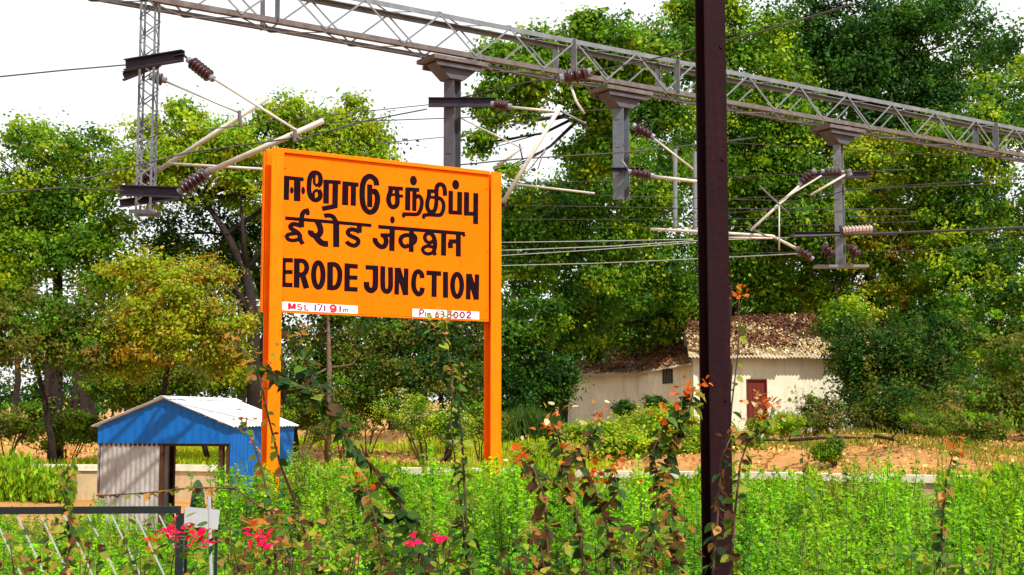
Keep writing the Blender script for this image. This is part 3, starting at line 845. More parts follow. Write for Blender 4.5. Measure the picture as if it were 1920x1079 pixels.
drop_mast(0.155, at(845, 455, 23.4).z, 0.24, 'thick grey drop mast rising behind the top edge of the orange board',
          [(-0.40, 0.75, at(845, 197, 23.4).z, 0.15, -0.16)])
drop_mast(0.433, at(1168, 375, 25.5).z, 0.26, 'short blue grey drop mast in front of the trees, ending in mid air', [(-0.2, 0.42, at(1168, 322, 25.5).z, 0.07, -0.18)], mat('blue_grey_steel', (0.13, 0.15, 0.18), rough=0.6, metal=0.1))
drop_mast(0.875, at(1580, 500, 28.9).z, 0.19, 'rightmost grey drop mast with a wide flat plate at its foot',
          [(-0.55, 0.6, at(1580, 330, 28.9).z, 0.14, -0.14), (-1.0, 1.15, at(1580, 440, 28.9).z, 0.06, -0.16)], M_GALV, base=1.1)

# lattice drop mast at the left
p = gp(-0.245)
zb = at(265, 402, 20.3).z
lm = empty('lattice_mast', 'narrow open lattice mast with crossed bars at the left, carrying two dark crossarms', 'mast', (p.x, p.y, zb), group='masts hanging from the boom')
Hh = ZL + BH - zb
hw = 0.115
for ox in (-hw, hw):
    for oy in (-hw, hw):
        b = MB()
        b.box((ox, oy, Hh / 2), (0.008, 0.032, Hh)); b.box((ox - math.copysign(0.016, ox), oy, Hh / 2), (0.022, 0.008, Hh))
        b.build('chord', M_GALV, lm)
ns = 22
for i in range(ns):
    z1, z2 = i * Hh / ns, (i + 1) * Hh / ns
    for oy in (-hw - 0.008, hw + 0.008):
        lace(p + Vector((-hw, oy, zb + (z1 if (i % 2) ^ (oy > 0) else z2))), p + Vector((hw, oy, zb + (z2 if (i % 2) ^ (oy > 0) else z1))), lm, (0, 1, 0), thick=0.6)
    for ox in (-hw - 0.008, hw + 0.008):
        lace(p + Vector((ox, -hw, zb + (z1 if (i % 2) ^ (ox > 0) else z2))), p + Vector((ox, hw, zb + (z2 if (i % 2) ^ (ox > 0) else z1))), lm, (1, 0, 0), thick=0.6)
for z in (0.02, 0.38):
    for oy in (-hw - 0.03, hw + 0.03):
        b = MB(); b.box((0, oy, z), (0.40, 0.03, 0.06)); b.build('batten_plate', M_GALV, lm)


def chan(name, a, b_, w, h, root, m=M_ARM):
    b = MB()
    a, b_ = Vector(a), Vector(b_)
    b.bar(a, b_, 0.02, h)
    b.bar(a + Vector((0, -0.045, h / 2)), b_ + Vector((0, -0.045, h / 2)), w, 0.014)
    b.bar(a + Vector((0, -0.045, -h / 2)), b_ + Vector((0, -0.045, -h / 2)), w, 0.014)
    return wpart(name, b, m, root)


D1 = 20.05
chan('crossarm', at(236, 124, D1), at(344, 106, D1 - 0.25), 0.10, 0.15, lm)
chan('crossarm', at(225, 358, D1), at(342, 362, D1 - 0.2), 0.10, 0.14, lm)
chan('crossarm', at(225, 383, D1 + 0.35), at(335, 368, D1 + 0.3), 0.08, 0.10, lm)
chan('crossarm', at(232, 145, D1 + 0.35), at(300, 118, D1 + 0.35), 0.08, 0.12, lm)


def insulator(root, a, b, r, name='insulator', sheds=6, cap=True):
    a, b = Vector(a), Vector(b)
    pts, rr = [], []
    n = sheds
    pts += [a, a]; rr += [0.001, r * 0.45]
    for i in range(n):
        for f, q in ((0.05, 0.55), (0.35, 0.62), (0.45, 1.0), (0.62, 0.98), (0.70, 0.6)):
            pts.append(a.lerp(b, 0.06 + 0.88 * (i + f) / n)); rr.append(r * q)
    pts += [b, b]; rr += [r * 0.45, 0.001]
    o = MB(); rings = []
    d = (b - a).normalized()
    x = d.cross(Vector((0.3, 0.2, 0.9))).normalized(); y = d.cross(x)
    nn = 14
    for p_, q in zip(pts, rr):
        rings.append([p_ + (x * math.cos(2 * math.pi * k / nn) + y * math.sin(2 * math.pi * k / nn)) * q for k in range(nn)])
    o.add([v for rg in rings for v in rg], [(i * nn + k, i * nn + (k + 1) % nn, (i + 1) * nn + (k + 1) % nn, (i + 1) * nn + k) for i in range(len(rings) - 1) for k in range(nn)])
    io = wpart(name, o, M_PORC, root, smooth=True)
    if cap:
        for e0, e1 in ((a - d * 0.05, a + d * 0.03), (b - d * 0.03, b + d * 0.05)):
            c = MB(); c.tube([e0, e1], r * 0.5, 10); wpart('metal_cap', c, M_GALV, root)
    return io


def rod(root, name, pts, r, m=M_TUBE, n=8):
    b = MB(); b.tube(pts, r, n)
    return wpart(name, b, m, root, smooth=True)


GC = 'cantilever arms holding the wires'
# A: big near cantilever at the left
a = empty('cantilever_arm', 'nearest pale cantilever tube with upper ribbed insulator, above the left end of the board', 'cantilever', at(345, 106, 19.8), group=GC)
chan('end_bracket', at(328, 104, 19.85), at(346, 100, 19.8), 0.06, 0.05, a)
rod(a, 'stay_rod', [at(343, 103, 19.8), at(360, 117, 19.8)], 0.018, M_ARM)
insulator(a, at(357, 115, 19.8), at(396, 146, 19.7), 0.098, sheds=6)
rod(a, 'stay_rod', [at(396, 145, 19.7), at(558, 246, 19.3)], 0.020)
insulator(a, at(341, 357, 19.8), at(390, 323, 19.7), 0.115, sheds=6)
rod(a, 'bracket_tube', [at(388, 324, 19.7), at(606, 227, 19.2)], 0.042)
b = MB(); b.tube([at(553, 244, 19.25), at(553, 266, 19.25)], 0.03, 8); b.tube([at(545, 252, 19.25), at(566, 262, 19.25)], 0.022, 8); wpart('clamp', b, M_RUST, a)
# B: second left cantilever, further
a = empty('cantilever_arm', 'farther pale tube at the left whose stay starts from a small round insulator', 'cantilever', at(300, 148, 20.8), group=GC)
insulator(a, at(286, 146, 20.8), at(306, 150, 20.8), 0.10, sheds=3)
rod(a, 'stay_rod', [at(306, 151, 20.8), at(452, 213, 20.6)], 0.018, M_WIRE_L)
insulator(a, at(258, 345, 20.8), at(292, 320, 20.8), 0.11, sheds=5)
rod(a, 'bracket_tube', [at(288, 326, 20.8), at(502, 184, 20.5)], 0.036)
rod(a, 'register_tube', [at(318, 307, 20.7), at(505, 318, 20.5)], 0.022)
b = MB(); b.tube([at(449, 208, 20.55), at(451, 238, 20.55)], 0.03, 8); wpart('clamp', b, M_RUST, a)
# C: cantilever at the middle mast
a = empty('cantilever_arm', 'long slanting pale tube rising from the right edge of the board to a level stay', 'cantilever', at(925, 197, 23.0), group=GC)
insulator(a, at(926, 196, 23.0), at(954, 200, 22.95), 0.105, sheds=4)
rod(a, 'stay_rod', [at(954, 201, 22.95), at(1048, 210, 22.8)], 0.024)
rod(a, 'bracket_tube', [at(925, 410, 22.9), at(1052, 198, 22.75)], 0.037)
rod(a, 'strut', [at(1050, 208, 22.8), at(1097, 232, 22.8)], 0.020, M_GALV)
rod(a, 'strut', [at(1052, 220, 22.8), at(1075, 224, 22.8), at(1100, 236, 22.9)], 0.016, M_ARM)
insulator(a, at(930, 400, 22.9), at(944, 378, 22.9), 0.10, sheds=3)
# D: thin rod pair right of the mast
a = empty('cantilever_arm', 'thin pale rod crossing the sky gap just right of the middle mast', 'cantilever', at(862, 220, 24.2), group=GC)
rod(a, 'stay_rod', [at(860, 220, 24.2), at(974, 276, 24.0)], 0.014)
rod(a, 'bracket_tube', [at(980, 276, 24.0), at(925, 318, 24.2)], 0.024)
rod(a, 'dropper', [at(974, 270, 24.0), at(980, 300, 24.0)], 0.014, M_WIRE)
rod(a, 'register_tube', [at(968, 346, 24.0), at(1115, 363, 23.8)], 0.020)
rod(a, 'register_tube', [at(1032, 250, 24.0), at(1008, 318, 24.0)], 0.010, M_WIRE_L)
# E: large insulator in the span wire
a = empty('strain_insulator', 'large brown strain insulator hanging in the span wire right of the middle mast', 'insulator', at(1080, 143, 21.0))
insulator(a, at(1056, 147, 21.0), at(1104, 137, 21.0), 0.15, sheds=3)
rod(a, 'arcing_horn', [at(1070, 160, 21.0), at(1080, 190, 21.0), at(1096, 214, 21.0)], 0.022)
# F: third mast arms
a = empty('cantilever_arm', 'pair of brown insulators right of the short drop mast, pale tube behind the pole', 'cantilever', at(1190, 325, 25.2), group=GC)
insulator(a, at(1190, 238, 25.2), at(1222, 256, 25.2), 0.12, sheds=4)
rod(a, 'stay_rod', [at(1222, 257, 25.2), at(1300, 318, 25.2)], 0.02)
insulator(a, at(1182, 323, 25.2), at(1221, 330, 25.2), 0.105, sheds=4)
rod(a, 'bracket_tube', [at(1221, 331, 25.2), at(1318, 342, 25.0)], 0.034)
rod(a, 'link_rod', [at(1165, 300, 25.2), at(1182, 324, 25.2)], 0.02, M_GALV)
# far white posts seen left of the dark pole
for (xx, y0, y1, Dd, lb) in ((1266, 280, 432, 34.0, 'thin pale vertical hanging tube between the short mast and the dark pole'),
                             (1303, 285, 440, 34.5, 'thin pale vertical tube hard against the left edge of the dark pole')):
    a0 = at(xx, y1, Dd)
    b = MB(); b.tube([at(xx, y0, Dd) - a0, (0, 0, 0)], 0.055, 10); b.tube([Vector((0, 0, 0.55)), Vector((0, 0, 0.62))], 0.075, 10)
    o = b.build('hanging_tube', M_GALV); o.location = a0; tag(o, lb, 'tube', 'hanging tubes left of the dark pole')
# G: right hand group at the last mast
a = empty('cantilever_arm', 'crossed pale tubes left of the rightmost mast, held by two dark ribbed insulators', 'cantilever', at(1560, 322, 28.5), group=GC)
insulator(a, at(1544, 322, 28.5), at(1578, 324, 28.5), 0.10, sheds=4)
insulator(a, at(1526, 322, 28.4), at(1502, 345, 28.4), 0.12, sheds=4)
rod(a, 'bracket_tube', [at(1502, 346, 28.4), at(1408, 432, 28.0)], 0.030)
rod(a, 'stay_rod', [at(1592, 324, 28.5), at(1520, 366, 28.3)], 0.026)
rod(a, 'stay_rod', [at(1540, 330, 28.4), at(1462, 378, 28.1)], 0.018)
rod(a, 'strut', [at(1424, 349, 28.1), at(1480, 402, 28.1)], 0.020, M_RUST)
rod(a, 'dropper', [at(1461, 382, 28.1), at(1461, 470, 28.1)], 0.016)
b = MB(); b.tube([at(1590, 318, 28.45), at(1594, 330, 28.45)], 0.06, 10); wpart('clamp', b, M_GALV, a)
a = empty('cantilever_arm', 'nearly level pale tube right of the dark pole, bending down to a dark insulator', 'cantilever', at(1508, 478, 28.2), group=GC)
rod(a, 'bracket_tube', [at(1220, 430, 28.2), at(1300, 434, 28.2), at(1448, 443, 28.2), at(1500, 470, 28.2)], 0.034)
rod(a, 'register_tube', [at(1366, 446, 28.0), at(1448, 447, 28.0)], 0.022)
rod(a, 'strut', [at(1402, 426, 28.0), at(1446, 448, 28.0)], 0.02, M_RUST)
rod(a, 'strut', [at(1395, 440, 28.3), at(1455, 468, 28.3)], 0.014, M_ARM)
insulator(a, at(1497, 468, 28.2), at(1521, 484, 28.2), 0.10, sheds=3)
for k, (x0, x1, lb) in enumerate(((1540, 1566, 'dark insulator standing left of the mast foot on its flat plate'), (1588, 1612, 'dark insulator standing right of the mast foot on its flat plate'))):
    a = empty('foot_insulator', lb, 'insulator', at((x0 + x1) / 2, 490, 28.6), group='insulators at the foot of the rightmost mast')
    xm = (x0 + x1) / 2
    insulator(a, at(x0 + 2, 461, 28.6), at(x1 - 2, 480, 28.6), 0.125, sheds=3, cap=False)
    rod(a, 'pin', [at(xm, 470, 28.6), at(xm, 494, 28.6)], 0.03, M_ARM)
a = empty('post_insulator', 'pale ribbed insulator lying along the wire right of the rightmost mast', 'insulator', at(1607, 432, 28.0))
b = MB(); b.tube([at(1580, 433, 28.0), at(1635, 430, 28.0)], 0.075, 10)
for i in range(8):
    b.tube([at(1584 + i * 6.5, 432.6 - i * .35, 28.0), at(1586 + i * 6.5, 432.5 - i * .35, 28.0)], 0.095, 10)
wpart('insulator_body', b, mat('cream_porcelain', (0.34, 0.26, 0.22), rough=0.4), a)
b = MB(); b.tube([at(1576, 424, 28.0), at(1578, 446, 28.0)], 0.03, 6); b.tube([at(1638, 422, 28.0), at(1639, 442, 28.0)], 0.03, 6); wpart('clamp', b, M_ARM, a)

# ------------------------------------------------------------------ wires
WG = 'overhead wires'


def wire(pts, r, label, m=M_WIRE, sag=0.0):
    pts = [at(*p_) for p_ in pts]
    q = []
    for i in range(len(pts) - 1):
        for k in range(8):
            t = k / 8
            v = pts[i].lerp(pts[i + 1], t)
            v = Vector((v.x, v.y, v.z - sag * 4 * t * (1 - t)))
            q.append(v)
    q.append(pts[-1])
    o0 = q[0].copy()
    b = MB(); b.tube([v - o0 for v in q], r, 5)
    o = b.build('overhead_wire', m, smooth=True); o.location = o0
    return tag(o, label, 'wire', WG)


wire([(555, 262, 19.3), (690, 226, 21.5), (800, 205, 23.2)], 0.012, 'dark wire from the nearest left tube up to the middle mast arm')
wire([(450, 236, 20.6), (620, 216, 22), (830, 194, 23.2)], 0.008, 'thin wire from the farther left tube to the middle mast')
wire([(150, 305, 19), (300, 252, 20), (452, 236, 20.6)], 0.008, 'wire entering at the left through the lattice mast')
wire([(140, 340, 18), (350, 287, 19), (560, 258, 19.3)], 0.012, 'dark wire crossing the left tree to the nearest tube')
wire([(700, 270, 26), (860, 255, 27), (1050, 214, 28)], 0.009, 'thin wire crossing the bright sky behind the middle mast')
wire([(858, 310, 24), (980, 298, 24), (1190, 285, 25), (1420, 258, 26)], 0.013, 'dark wire rising right from behind the board past the short mast')
wire([(862, 184, 23.2), (1000, 152, 21.6), (1056, 147, 21.0)], 0.012, 'dark span wire from the middle mast to the large strain insulator', M_WIRE)
wire([(1104, 137, 21.0), (1250, 105, 19), (1420, 62, 17), (1600, 8, 15)], 0.012, 'dark span wire leaving the strain insulator towards the top edge')
wire([(940, 470, 34), (1150, 462, 33), (1300, 452, 32), (1480, 446, 30)], 0.012, 'upper of the pale parallel wires over the dark foliage', M_WIRE_L)
wire([(940, 455, 34), (1150, 452, 33), (1300, 449, 32)], 0.010, 'topmost faint pale wire right of the board', M_WIRE_L)
wire([(900, 482, 34), (1100, 470, 33), (1305, 455, 32)], 0.010, 'third pale parallel wire right of the board', M_WIRE_L)
wire([(880, 500, 34), (1120, 494, 33), (1300, 486, 31), (1500, 476, 29)], 0.010, 'lowest pale wire running to the bent right hand tube', M_WIRE_L)
wire([(1480, 444, 28.0), (1580, 441, 28.0), (1690, 437, 27.6), (2000, 424, 26)], 0.028, 'thick dark wire leaving the rightmost mast to the right edge')
wire([(1366, 400, 30), (1470, 392, 29), (1590, 356, 28.6), (1690, 352, 28), (2000, 340, 27)], 0.010, 'thin wire passing the rightmost mast below its crossarm')
wire([(1366, 374, 31), (1500, 366, 30), (1700, 348, 29), (2000, 330, 28)], 0.009, 'thin dark wire right of the dark pole above the crossed tubes')
wire([(1100, 366, 26), (1300, 372, 28), (1500, 378, 31)], 0.009, 'thin wire from the pale register tube towards the dark pole')
wire([(-60, 365, 17), (120, 352, 18), (230, 358, 19.5)], 0.011, 'dark wire at the far left ending on the lower crossarm')
wire([(-60, 150, 17), (120, 132, 18.5), (236, 122, 19.9)], 0.011, 'dark wire at the far left ending on the upper crossarm')

for k_, (y0, y1, x0, x1, D0, D1_, lb) in enumerate((
        (345, 318, 945, 1700, 30, 26, 'thin dark wire below the middle mast bracket running right'),
        (385, 392, 940, 1700, 33, 30, 'thin dark wire level with the end of the short mast'),
        (412, 405, 945, 1720, 34, 30, 'thin dark wire above the pale parallel wires'),
        (428, 416, 1100, 1720, 35, 31, 'very thin dark wire just above the level pale tube'),
        (476, 462, 1300, 1990, 31, 27, 'thin dark wire crossing behind the rightmost mast near its foot'),
        (232, 205, 560, 1150, 22, 27, 'thin dark wire across the sky just above the board'),
        (268, 300, 1370, 1990, 30, 27, 'thin dark wire sloping down at the upper right below the boom'))):
    wire([(x0, y0, D0), ((x0 + x1) / 2, (y0 + y1) / 2 + 3, (D0 + D1_) / 2), (x1, y1, D1_)], 0.009, lb)

# ------------------------------------------------------------------ blue shed
shed = empty('blue_shed', 'small bright blue corrugated shed with pale gable roof, lower left', 'shed', (-5.25, 26.0, 0), math.radians(-14))


def corr(name, m, root, f, u0, u1, nv, pitch, amp, vlist, normal, solid=0.0, label=None):
    """Corrugated sheet: f(u, v) gives the flat point, ripples along u."""
    n = max(4, int((u1 - u0) / pitch * 6))
    vs, fs = [], []
    for j, v in enumerate(vlist):
        for i in range(n + 1):
            u = u0 + (u1 - u0) * i / n
            p_ = Vector(f(u, v)) + Vector(normal) * amp * math.sin(2 * math.pi * u / pitch)
            vs.append(p_)
    for j in range(len(vlist) - 1):
        for i in range(n):
            a_ = j * (n + 1) + i
            fs.append((a_, a_ + 1, a_ + n + 2, a_ + n + 1))
    b = MB(); b.add(vs, fs)
    o = b.build(name, m, root)
    if solid:
        md = o.modifiers.new('thickness', 'SOLIDIFY'); md.thickness = solid; md.offset = 0
    return o


RX, RZ, EZ, HL = -1.37, 2.545, 2.02, 3.0


def rtop(x):
    return RZ - 0.035 - abs(x - RX) * (RZ - EZ) / 1.40


# gable fascia sheets
for i in range(4):
    x0, x1 = -2.74 + i * 0.686, -2.74 + (i + 1) * 0.686
    corr('gable_sheet', M_BLUE, shed, lambda u, v: (u, -0.01 - (i % 2) * 0.006, 1.68 + (rtop(u) - 1.68) * v), x0, x1 - 0.002, 1, 0.17, 0.006, [0, 1], (0, 1, 0), 0.004)
# side sheets
for i in range(4):
    y0, y1 = i * HL / 4, (i + 1) * HL / 4
    corr('side_sheet', M_BLUE, shed, lambda u, v: (0.0 + (i % 2) * 0.006, u, 0.05 + (EZ - 0.07) * v), y0, y1 - 0.002, 1, 0.17, 0.007, [0, 1], (1, 0, 0), 0.004)
    corr('side_sheet', M_GREYSHEET, shed, lambda u, v: (-2.74 + (i % 2) * 0.006, u, 0.05 + (EZ - 0.07) * v), y0, y1 - 0.002, 1, 0.17, 0.007, [0, 1], (1, 0, 0), 0.004)
# grey front sheets
for i in range(2):
    x0, x1 = -2.70 + i * 0.62, -2.70 + (i + 1) * 0.62
    corr('front_sheet', M_GREYSHEET, shed, lambda u, v: (u, 0.03 + i * 0.006, 0.05 + 1.66 * v), x0, x1 - 0.002, 1, 0.10, 0.008, [0, 1], (0, 1, 0), 0.004)
# roof sheets
slope_n = Vector((RZ - EZ, 0, 1.40)).normalized()
for i in range(4):
    y0 = -0.12 + i * (HL + 0.2) / 4; y1 = y0 + (HL + 0.2) / 4
    dz = (i % 2) * 0.006
    corr('roof_sheet', M_ROOFW, shed, lambda u, v: (RX + 1.46 * v, u, RZ + dz - (RZ - EZ) * 1.46 / 1.40 * v), y0, y1, 1, 0.15, 0.014, [0, 1], slope_n, 0.006)
    corr('roof_sheet', M_ROOFW, shed, lambda u, v: (RX - 1.46 * v, u, RZ + dz - (RZ - EZ) * 1.46 / 1.40 * v), y0, y1, 1, 0.15, 0.014, [0, 1], (-slope_n.x, 0, slope_n.z), 0.006)
b = MB()
b.add([(RX - 0.16, -0.13, RZ - 0.025), (RX, -0.13, RZ + 0.035), (RX + 0.16, -0.13, RZ - 0.025), (RX - 0.16, HL + 0.1, RZ - 0.025), (RX, HL + 0.1, RZ + 0.035), (RX + 0.16, HL + 0.1, RZ - 0.025)],
      [(0, 1, 4, 3), (1, 2, 5, 4)])
o = b.build('ridge_cap', M_ROOFW, shed); md = o.modifiers.new('t', 'SOLIDIFY'); md.thickness = 0.008
for (xx, yy, w) in ((-1.41, 0.05, 0.07), (-1.30, 2.9, 0.10), (-0.22, 0.10, 0.09), (-0.05, 0.05, 0.07), (-0.06, 2.9, 0.08), (-2.68, 2.9, 0.08), (-2.66, 0.1, 0.07)):
    b = MB(); b.box((xx, yy, 0.95), (w, w, 1.96)); b.build('post', M_BROWNPOST, shed)
b = MB(); b.bar((-2.7, 0.06, 1.66), (-0.02, 0.06, 1.66), 0.06, 0.06); b.build('beam', M_BROWNPOST, shed)
b = MB(); b.bar((-2.7, 2.9, 1.90), (-0.02, 2.9, 1.90), 0.06, 0.06); b.build('beam', M_BROWNPOST, shed)
b = MB(); b.tube([(-0.42, 1.2, 0.0), (-0.30, 1.2, 1.7)], 0.022, 6); b.build('brace', M_BROWNPOST, shed)

# sack on a stand seen through the shed
sk = at(371, 905, 31)
b = MB()
b.tube([(0, 0, 0), (0, 0, 0.12), (0.01, 0, 0.42), (0.0, 0, 0.62), (0, 0, 0.70)], [0.12, 0.17, 0.14, 0.09, 0.03], 10)
o = b.build('sack', M_SACK, smooth=True); o.location = (sk.x, sk.y, 0); o.scale = (1, 1, 1.15)
tag(o, 'small dark green sack on the ground seen through the open front of the blue shed', 'sack')

# ------------------------------------------------------------------ old hut with leaf-covered roof
hut = empty('old_hut', 'low cream walled hut with red brown door and leaf strewn corrugated roof', 'house', (8.1, 62.0, 1.4))
HB = 1.4


def wallq(name, p0, p1, z0, z1a, z1b, m, th=0.25):
    b = MB()
    p0, p1 = Vector(p0), Vector(p1)
    d = (p1 - p0).normalized(); nn = Vector((-d.y, d.x, 0)) * th
    if nn.y < 0: nn = -nn
    vs = []
    for q in (p0, p0 + nn, p1 + nn, p1):
        vs.append(Vector((q.x, q.y, z0)))
    tops = [z1a, z1a, z1b, z1b]
    for q, t in zip((p0, p0 + nn, p1 + nn, p1), tops):
        vs.append(Vector((q.x, q.y, t)))
    b.add(vs, [(0, 1, 2, 3), (4, 7, 6, 5), (0, 4, 5, 1), (1, 5, 6, 2), (2, 6, 7, 3), (3, 7, 4, 0)])
    return wpart(name, b, m, hut)


dx0, dx1 = at(1399, 700, 62).x, at(1438, 700, 62).x
dzt = at(1420, 711, 62).z
wallq('wall', (8.1, 62, 0), (dx0, 62, 0), HB, 4.94, 4.94, M_HUTWALL)
wallq('wall', (dx1, 62, 0), (20.5, 62, 0), HB, 4.94, 4.94, M_HUTWALL)
wallq('wall', (dx0, 62, 0), (dx1, 62, 0), dzt, 4.94, 4.94, M_HUTWALL)
d_ = MB(); d_.box(((dx0 + dx1) / 2, 62.10, (HB + dzt) / 2), (dx1 - dx0 - 0.10, 0.05, dzt - HB - 0.05))
door = wpart('door', d_, M_DOOR, hut)
for k in range(4):
    q = MB(); q.box(((dx0 + dx1) / 2 + (k - 1.5) * 0.19, 62.07, (HB + dzt) / 2), (0.17, 0.012, dzt - HB - 0.12))
    o = wpart('plank', q, M_DOOR, hut); o.parent = door
    o.location = Vector((0, 0, 0))
fr = MB()
fr.box((dx0 + 0.03, 62.03, (HB + dzt) / 2), (0.055, 0.10, dzt - HB)); fr.box((dx1 - 0.03, 62.03, (HB + dzt) / 2), (0.055, 0.10, dzt - HB))
fr.box(((dx0 + dx1) / 2, 62.03, dzt - 0.03), (dx1 - dx0 - 0.12, 0.10, 0.055))
wpart('door_frame', fr, M_DOOR, hut)
cA, cB = at(1066, 700, 69.4), at(1195, 697, 68)
wallq('wall', (cA.x, 69.0, 0), (cB.x, 68, 0), HB, 4.42, 4.46, M_HUTWALL)
# side wall facing left, in shade, with the small grilled window
wallq('side_wall', (8.1, 62.0, 0), (cB.x, 68, 0), HB, 4.86, 4.46, M_HUTWALL, -0.25)
wx = at(1249, 705, 64.2)
sd = (Vector((cB.x, 68, 0)) - Vector((8.1, 62, 0))).normalized()
tt = (64.6 - 62) / 6
wc = Vector((8.1, 62, 0)).lerp(Vector((cB.x, 68, 0)), tt)
wn_ = Vector((-sd.y, sd.x, 0)); 
if wn_.x > 0: wn_ = -wn_
zc_ = at(1249, 706, wc.y).z
b = MB(); b.bar(wc - sd * 0.55 + Vector((0, 0, zc_)) + wn_ * 0.02, wc + sd * 0.55 + Vector((0, 0, zc_)) + wn_ * 0.02, 0.05, 0.66)
win = wpart('window', b, M_DARK, hut)
for k in range(6):
    q = MB(); c_ = wc + sd * (-0.45 + k * 0.18) + wn_ * 0.06
    q.tube([c_ + Vector((0, 0, zc_ - 0.31)), c_ + Vector((0, 0, zc_ + 0.31))], 0.018, 5)
    o = wpart('grille_bar', q, M_GRILLE, hut); o.parent = win; o.location = (0, 0, 0)
# end pillar at the left corner
pc = at(1063, 700, 69)
b = MB(); b.box((pc.x - 0.02, 69.1, (HB + 5.05) / 2), (0.24, 0.3, 5.05 - HB)); wpart('corner_pillar', b, M_HUTWALL, hut)


def lerp_poly(P_, t):
    L_ = [0]
    for i in range(len(P_) - 1): L_.append(L_[-1] + (P_[i + 1] - P_[i]).length)
    s = t * L_[-1]
    for i in range(len(P_) - 1):
        if s <= L_[i + 1] + 1e-9:
            return P_[i].lerp(P_[i + 1], (s - L_[i]) / (L_[i + 1] - L_[i]))
    return P_[-1].copy()


def roof(bot, top, width, amp=0.035, pitch=0.16):
    L_ = sum((bot[i + 1] - bot[i]).length for i in range(len(bot) - 1))
    ns_ = int(round(L_ / width))
    for k in range(ns_):
        def f(u, v):
            t = u / L_
            return lerp_poly(bot, t).lerp(lerp_poly(top, t), v)
        o = corr('roof_sheet', M_HUTROOF, None, f, k * L_ / ns_, (k + 1) * L_ / ns_, 1, pitch, amp, [-0.03 - 0.02 * (k % 2), 0.5, 1.0], (0, 0, 1), 0.02)
        me = o.data
        rl = Vector(hut.location)
        me.transform(Matrix.Translation(-rl + Vector((0, 0, 0.006 * (k % 2)))))
        o.parent = hut


bot_m = [Vector((7.85, 61.6, 4.98)), Vector((20.8, 61.6, 4.98))]
top_m = [Vector((8.3, 66.5, 7.0)), Vector((20.8, 66.5, 7.35))]
roof(bot_m, top_m, 1.05)
bot_a = [at(1058, 704, 68.8), at(1196, 699, 67.6), at(1296, 682, 61.7)]
top_a = [at(1120, 655, 73), at(1210, 645, 72), at(1325, 640, 67)]
roof(bot_a, top_a, 1.05)
# rear wall so that the hut closes
wallq('wall', (8.3, 66.6, 0), (20.5, 66.6, 0), HB, 6.9, 6.9, M_HUTWALL)
wallq('gable_wall', (20.5, 62, 0), (20.5, 66.6, 0), HB, 4.9, 6.9, M_HUTWALL)

G = np.random.default_rng(11)


def litter(bot, top, n, leaf, pal, lift=0.05):
    P0 = []
    for _ in range(n):
        t, v = G.random(), G.random()
        q = lerp_poly(bot, t).lerp(lerp_poly(top, t), v)
        P0.append((q.x, q.y, q.z + lift * (0.3 + G.random()), t, v))
    P0 = np.array(P0)
    pal = np.array(pal)
    # patchy: brown drifts higher up, straw coloured lower right
    k = (np.sin(P0[:, 0] * 1.7 + P0[:, 1] * 2.1) + np.sin(P0[:, 0] * 0.7 - P0[:, 1] * 1.3) + (P0[:, 4] - 0.42) * 4.5 - (P0[:, 3] - 0.35) * 1.5 + G.normal(size=n) * 0.8)
    T = np.where((k > 0)[:, None], pal[G.integers(0, 3, n)], pal[G.integers(3, len(pal), n)])
    keep = (k > -0.2) | (G.random(n) < 0.42)
    P0, T = P0[keep], T[keep]
    m = len(P0)
    N = G.normal(size=(m, 3)) * 0.7 + np.array([0, -0.35, 1])
    return P0[:, :3], N, leaf * (0.5 + G.random(m)), T * (0.6 + 0.8 * G.random((m, 1)))


PAL_LIT = [(0.14, 0.055, 0.028), (0.22, 0.09, 0.045), (0.08, 0.035, 0.02), (0.50, 0.36, 0.15), (0.62, 0.50, 0.26), (0.36, 0.22, 0.09)]
a1 = litter(bot_m, top_m, 16000, 0.16, PAL_LIT, 0.10)
a2 = litter(bot_a, top_a, 9000, 0.16, PAL_LIT[:3] + [(0.24, 0.11, 0.05)] , 0.10)
o = leaves_mesh('dry_leaf_litter', np.vstack([a1[0], a2[0]]), np.vstack([a1[1], a2[1]]), np.concatenate([a1[2], a2[2]]), np.vstack([a1[3], a2[3]]), M_LITTER, nrng=G)
tag(o, 'brown and straw coloured dry leaves lying on the roof of the hut', 'dry leaves')

# ------------------------------------------------------------------ trees
YG = [(0.27, 0.36, 0.010), (0.19, 0.31, 0.010), (0.34, 0.40, 0.014)]
MG = [(0.072, 0.175, 0.008), (0.115, 0.245, 0.008), (0.044, 0.12, 0.008)]
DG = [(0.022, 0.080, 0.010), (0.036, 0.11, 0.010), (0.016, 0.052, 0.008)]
OY = [(0.38, 0.27, 0.02), (0.30, 0.25, 0.02), (0.22, 0.20, 0.02), (0.42, 0.22, 0.02)]
OL = [(0.10, 0.12, 0.015), (0.15, 0.15, 0.02), (0.07, 0.09, 0.012), (0.18, 0.13, 0.03)]


def EL(px, py, rx, ry, D, w=1.0, dk=0.75):
    c = at(px, py, D)
    k = D / FPX
    return (c, (rx * k, (rx + ry) / 2 * k * dk, ry * k), w)


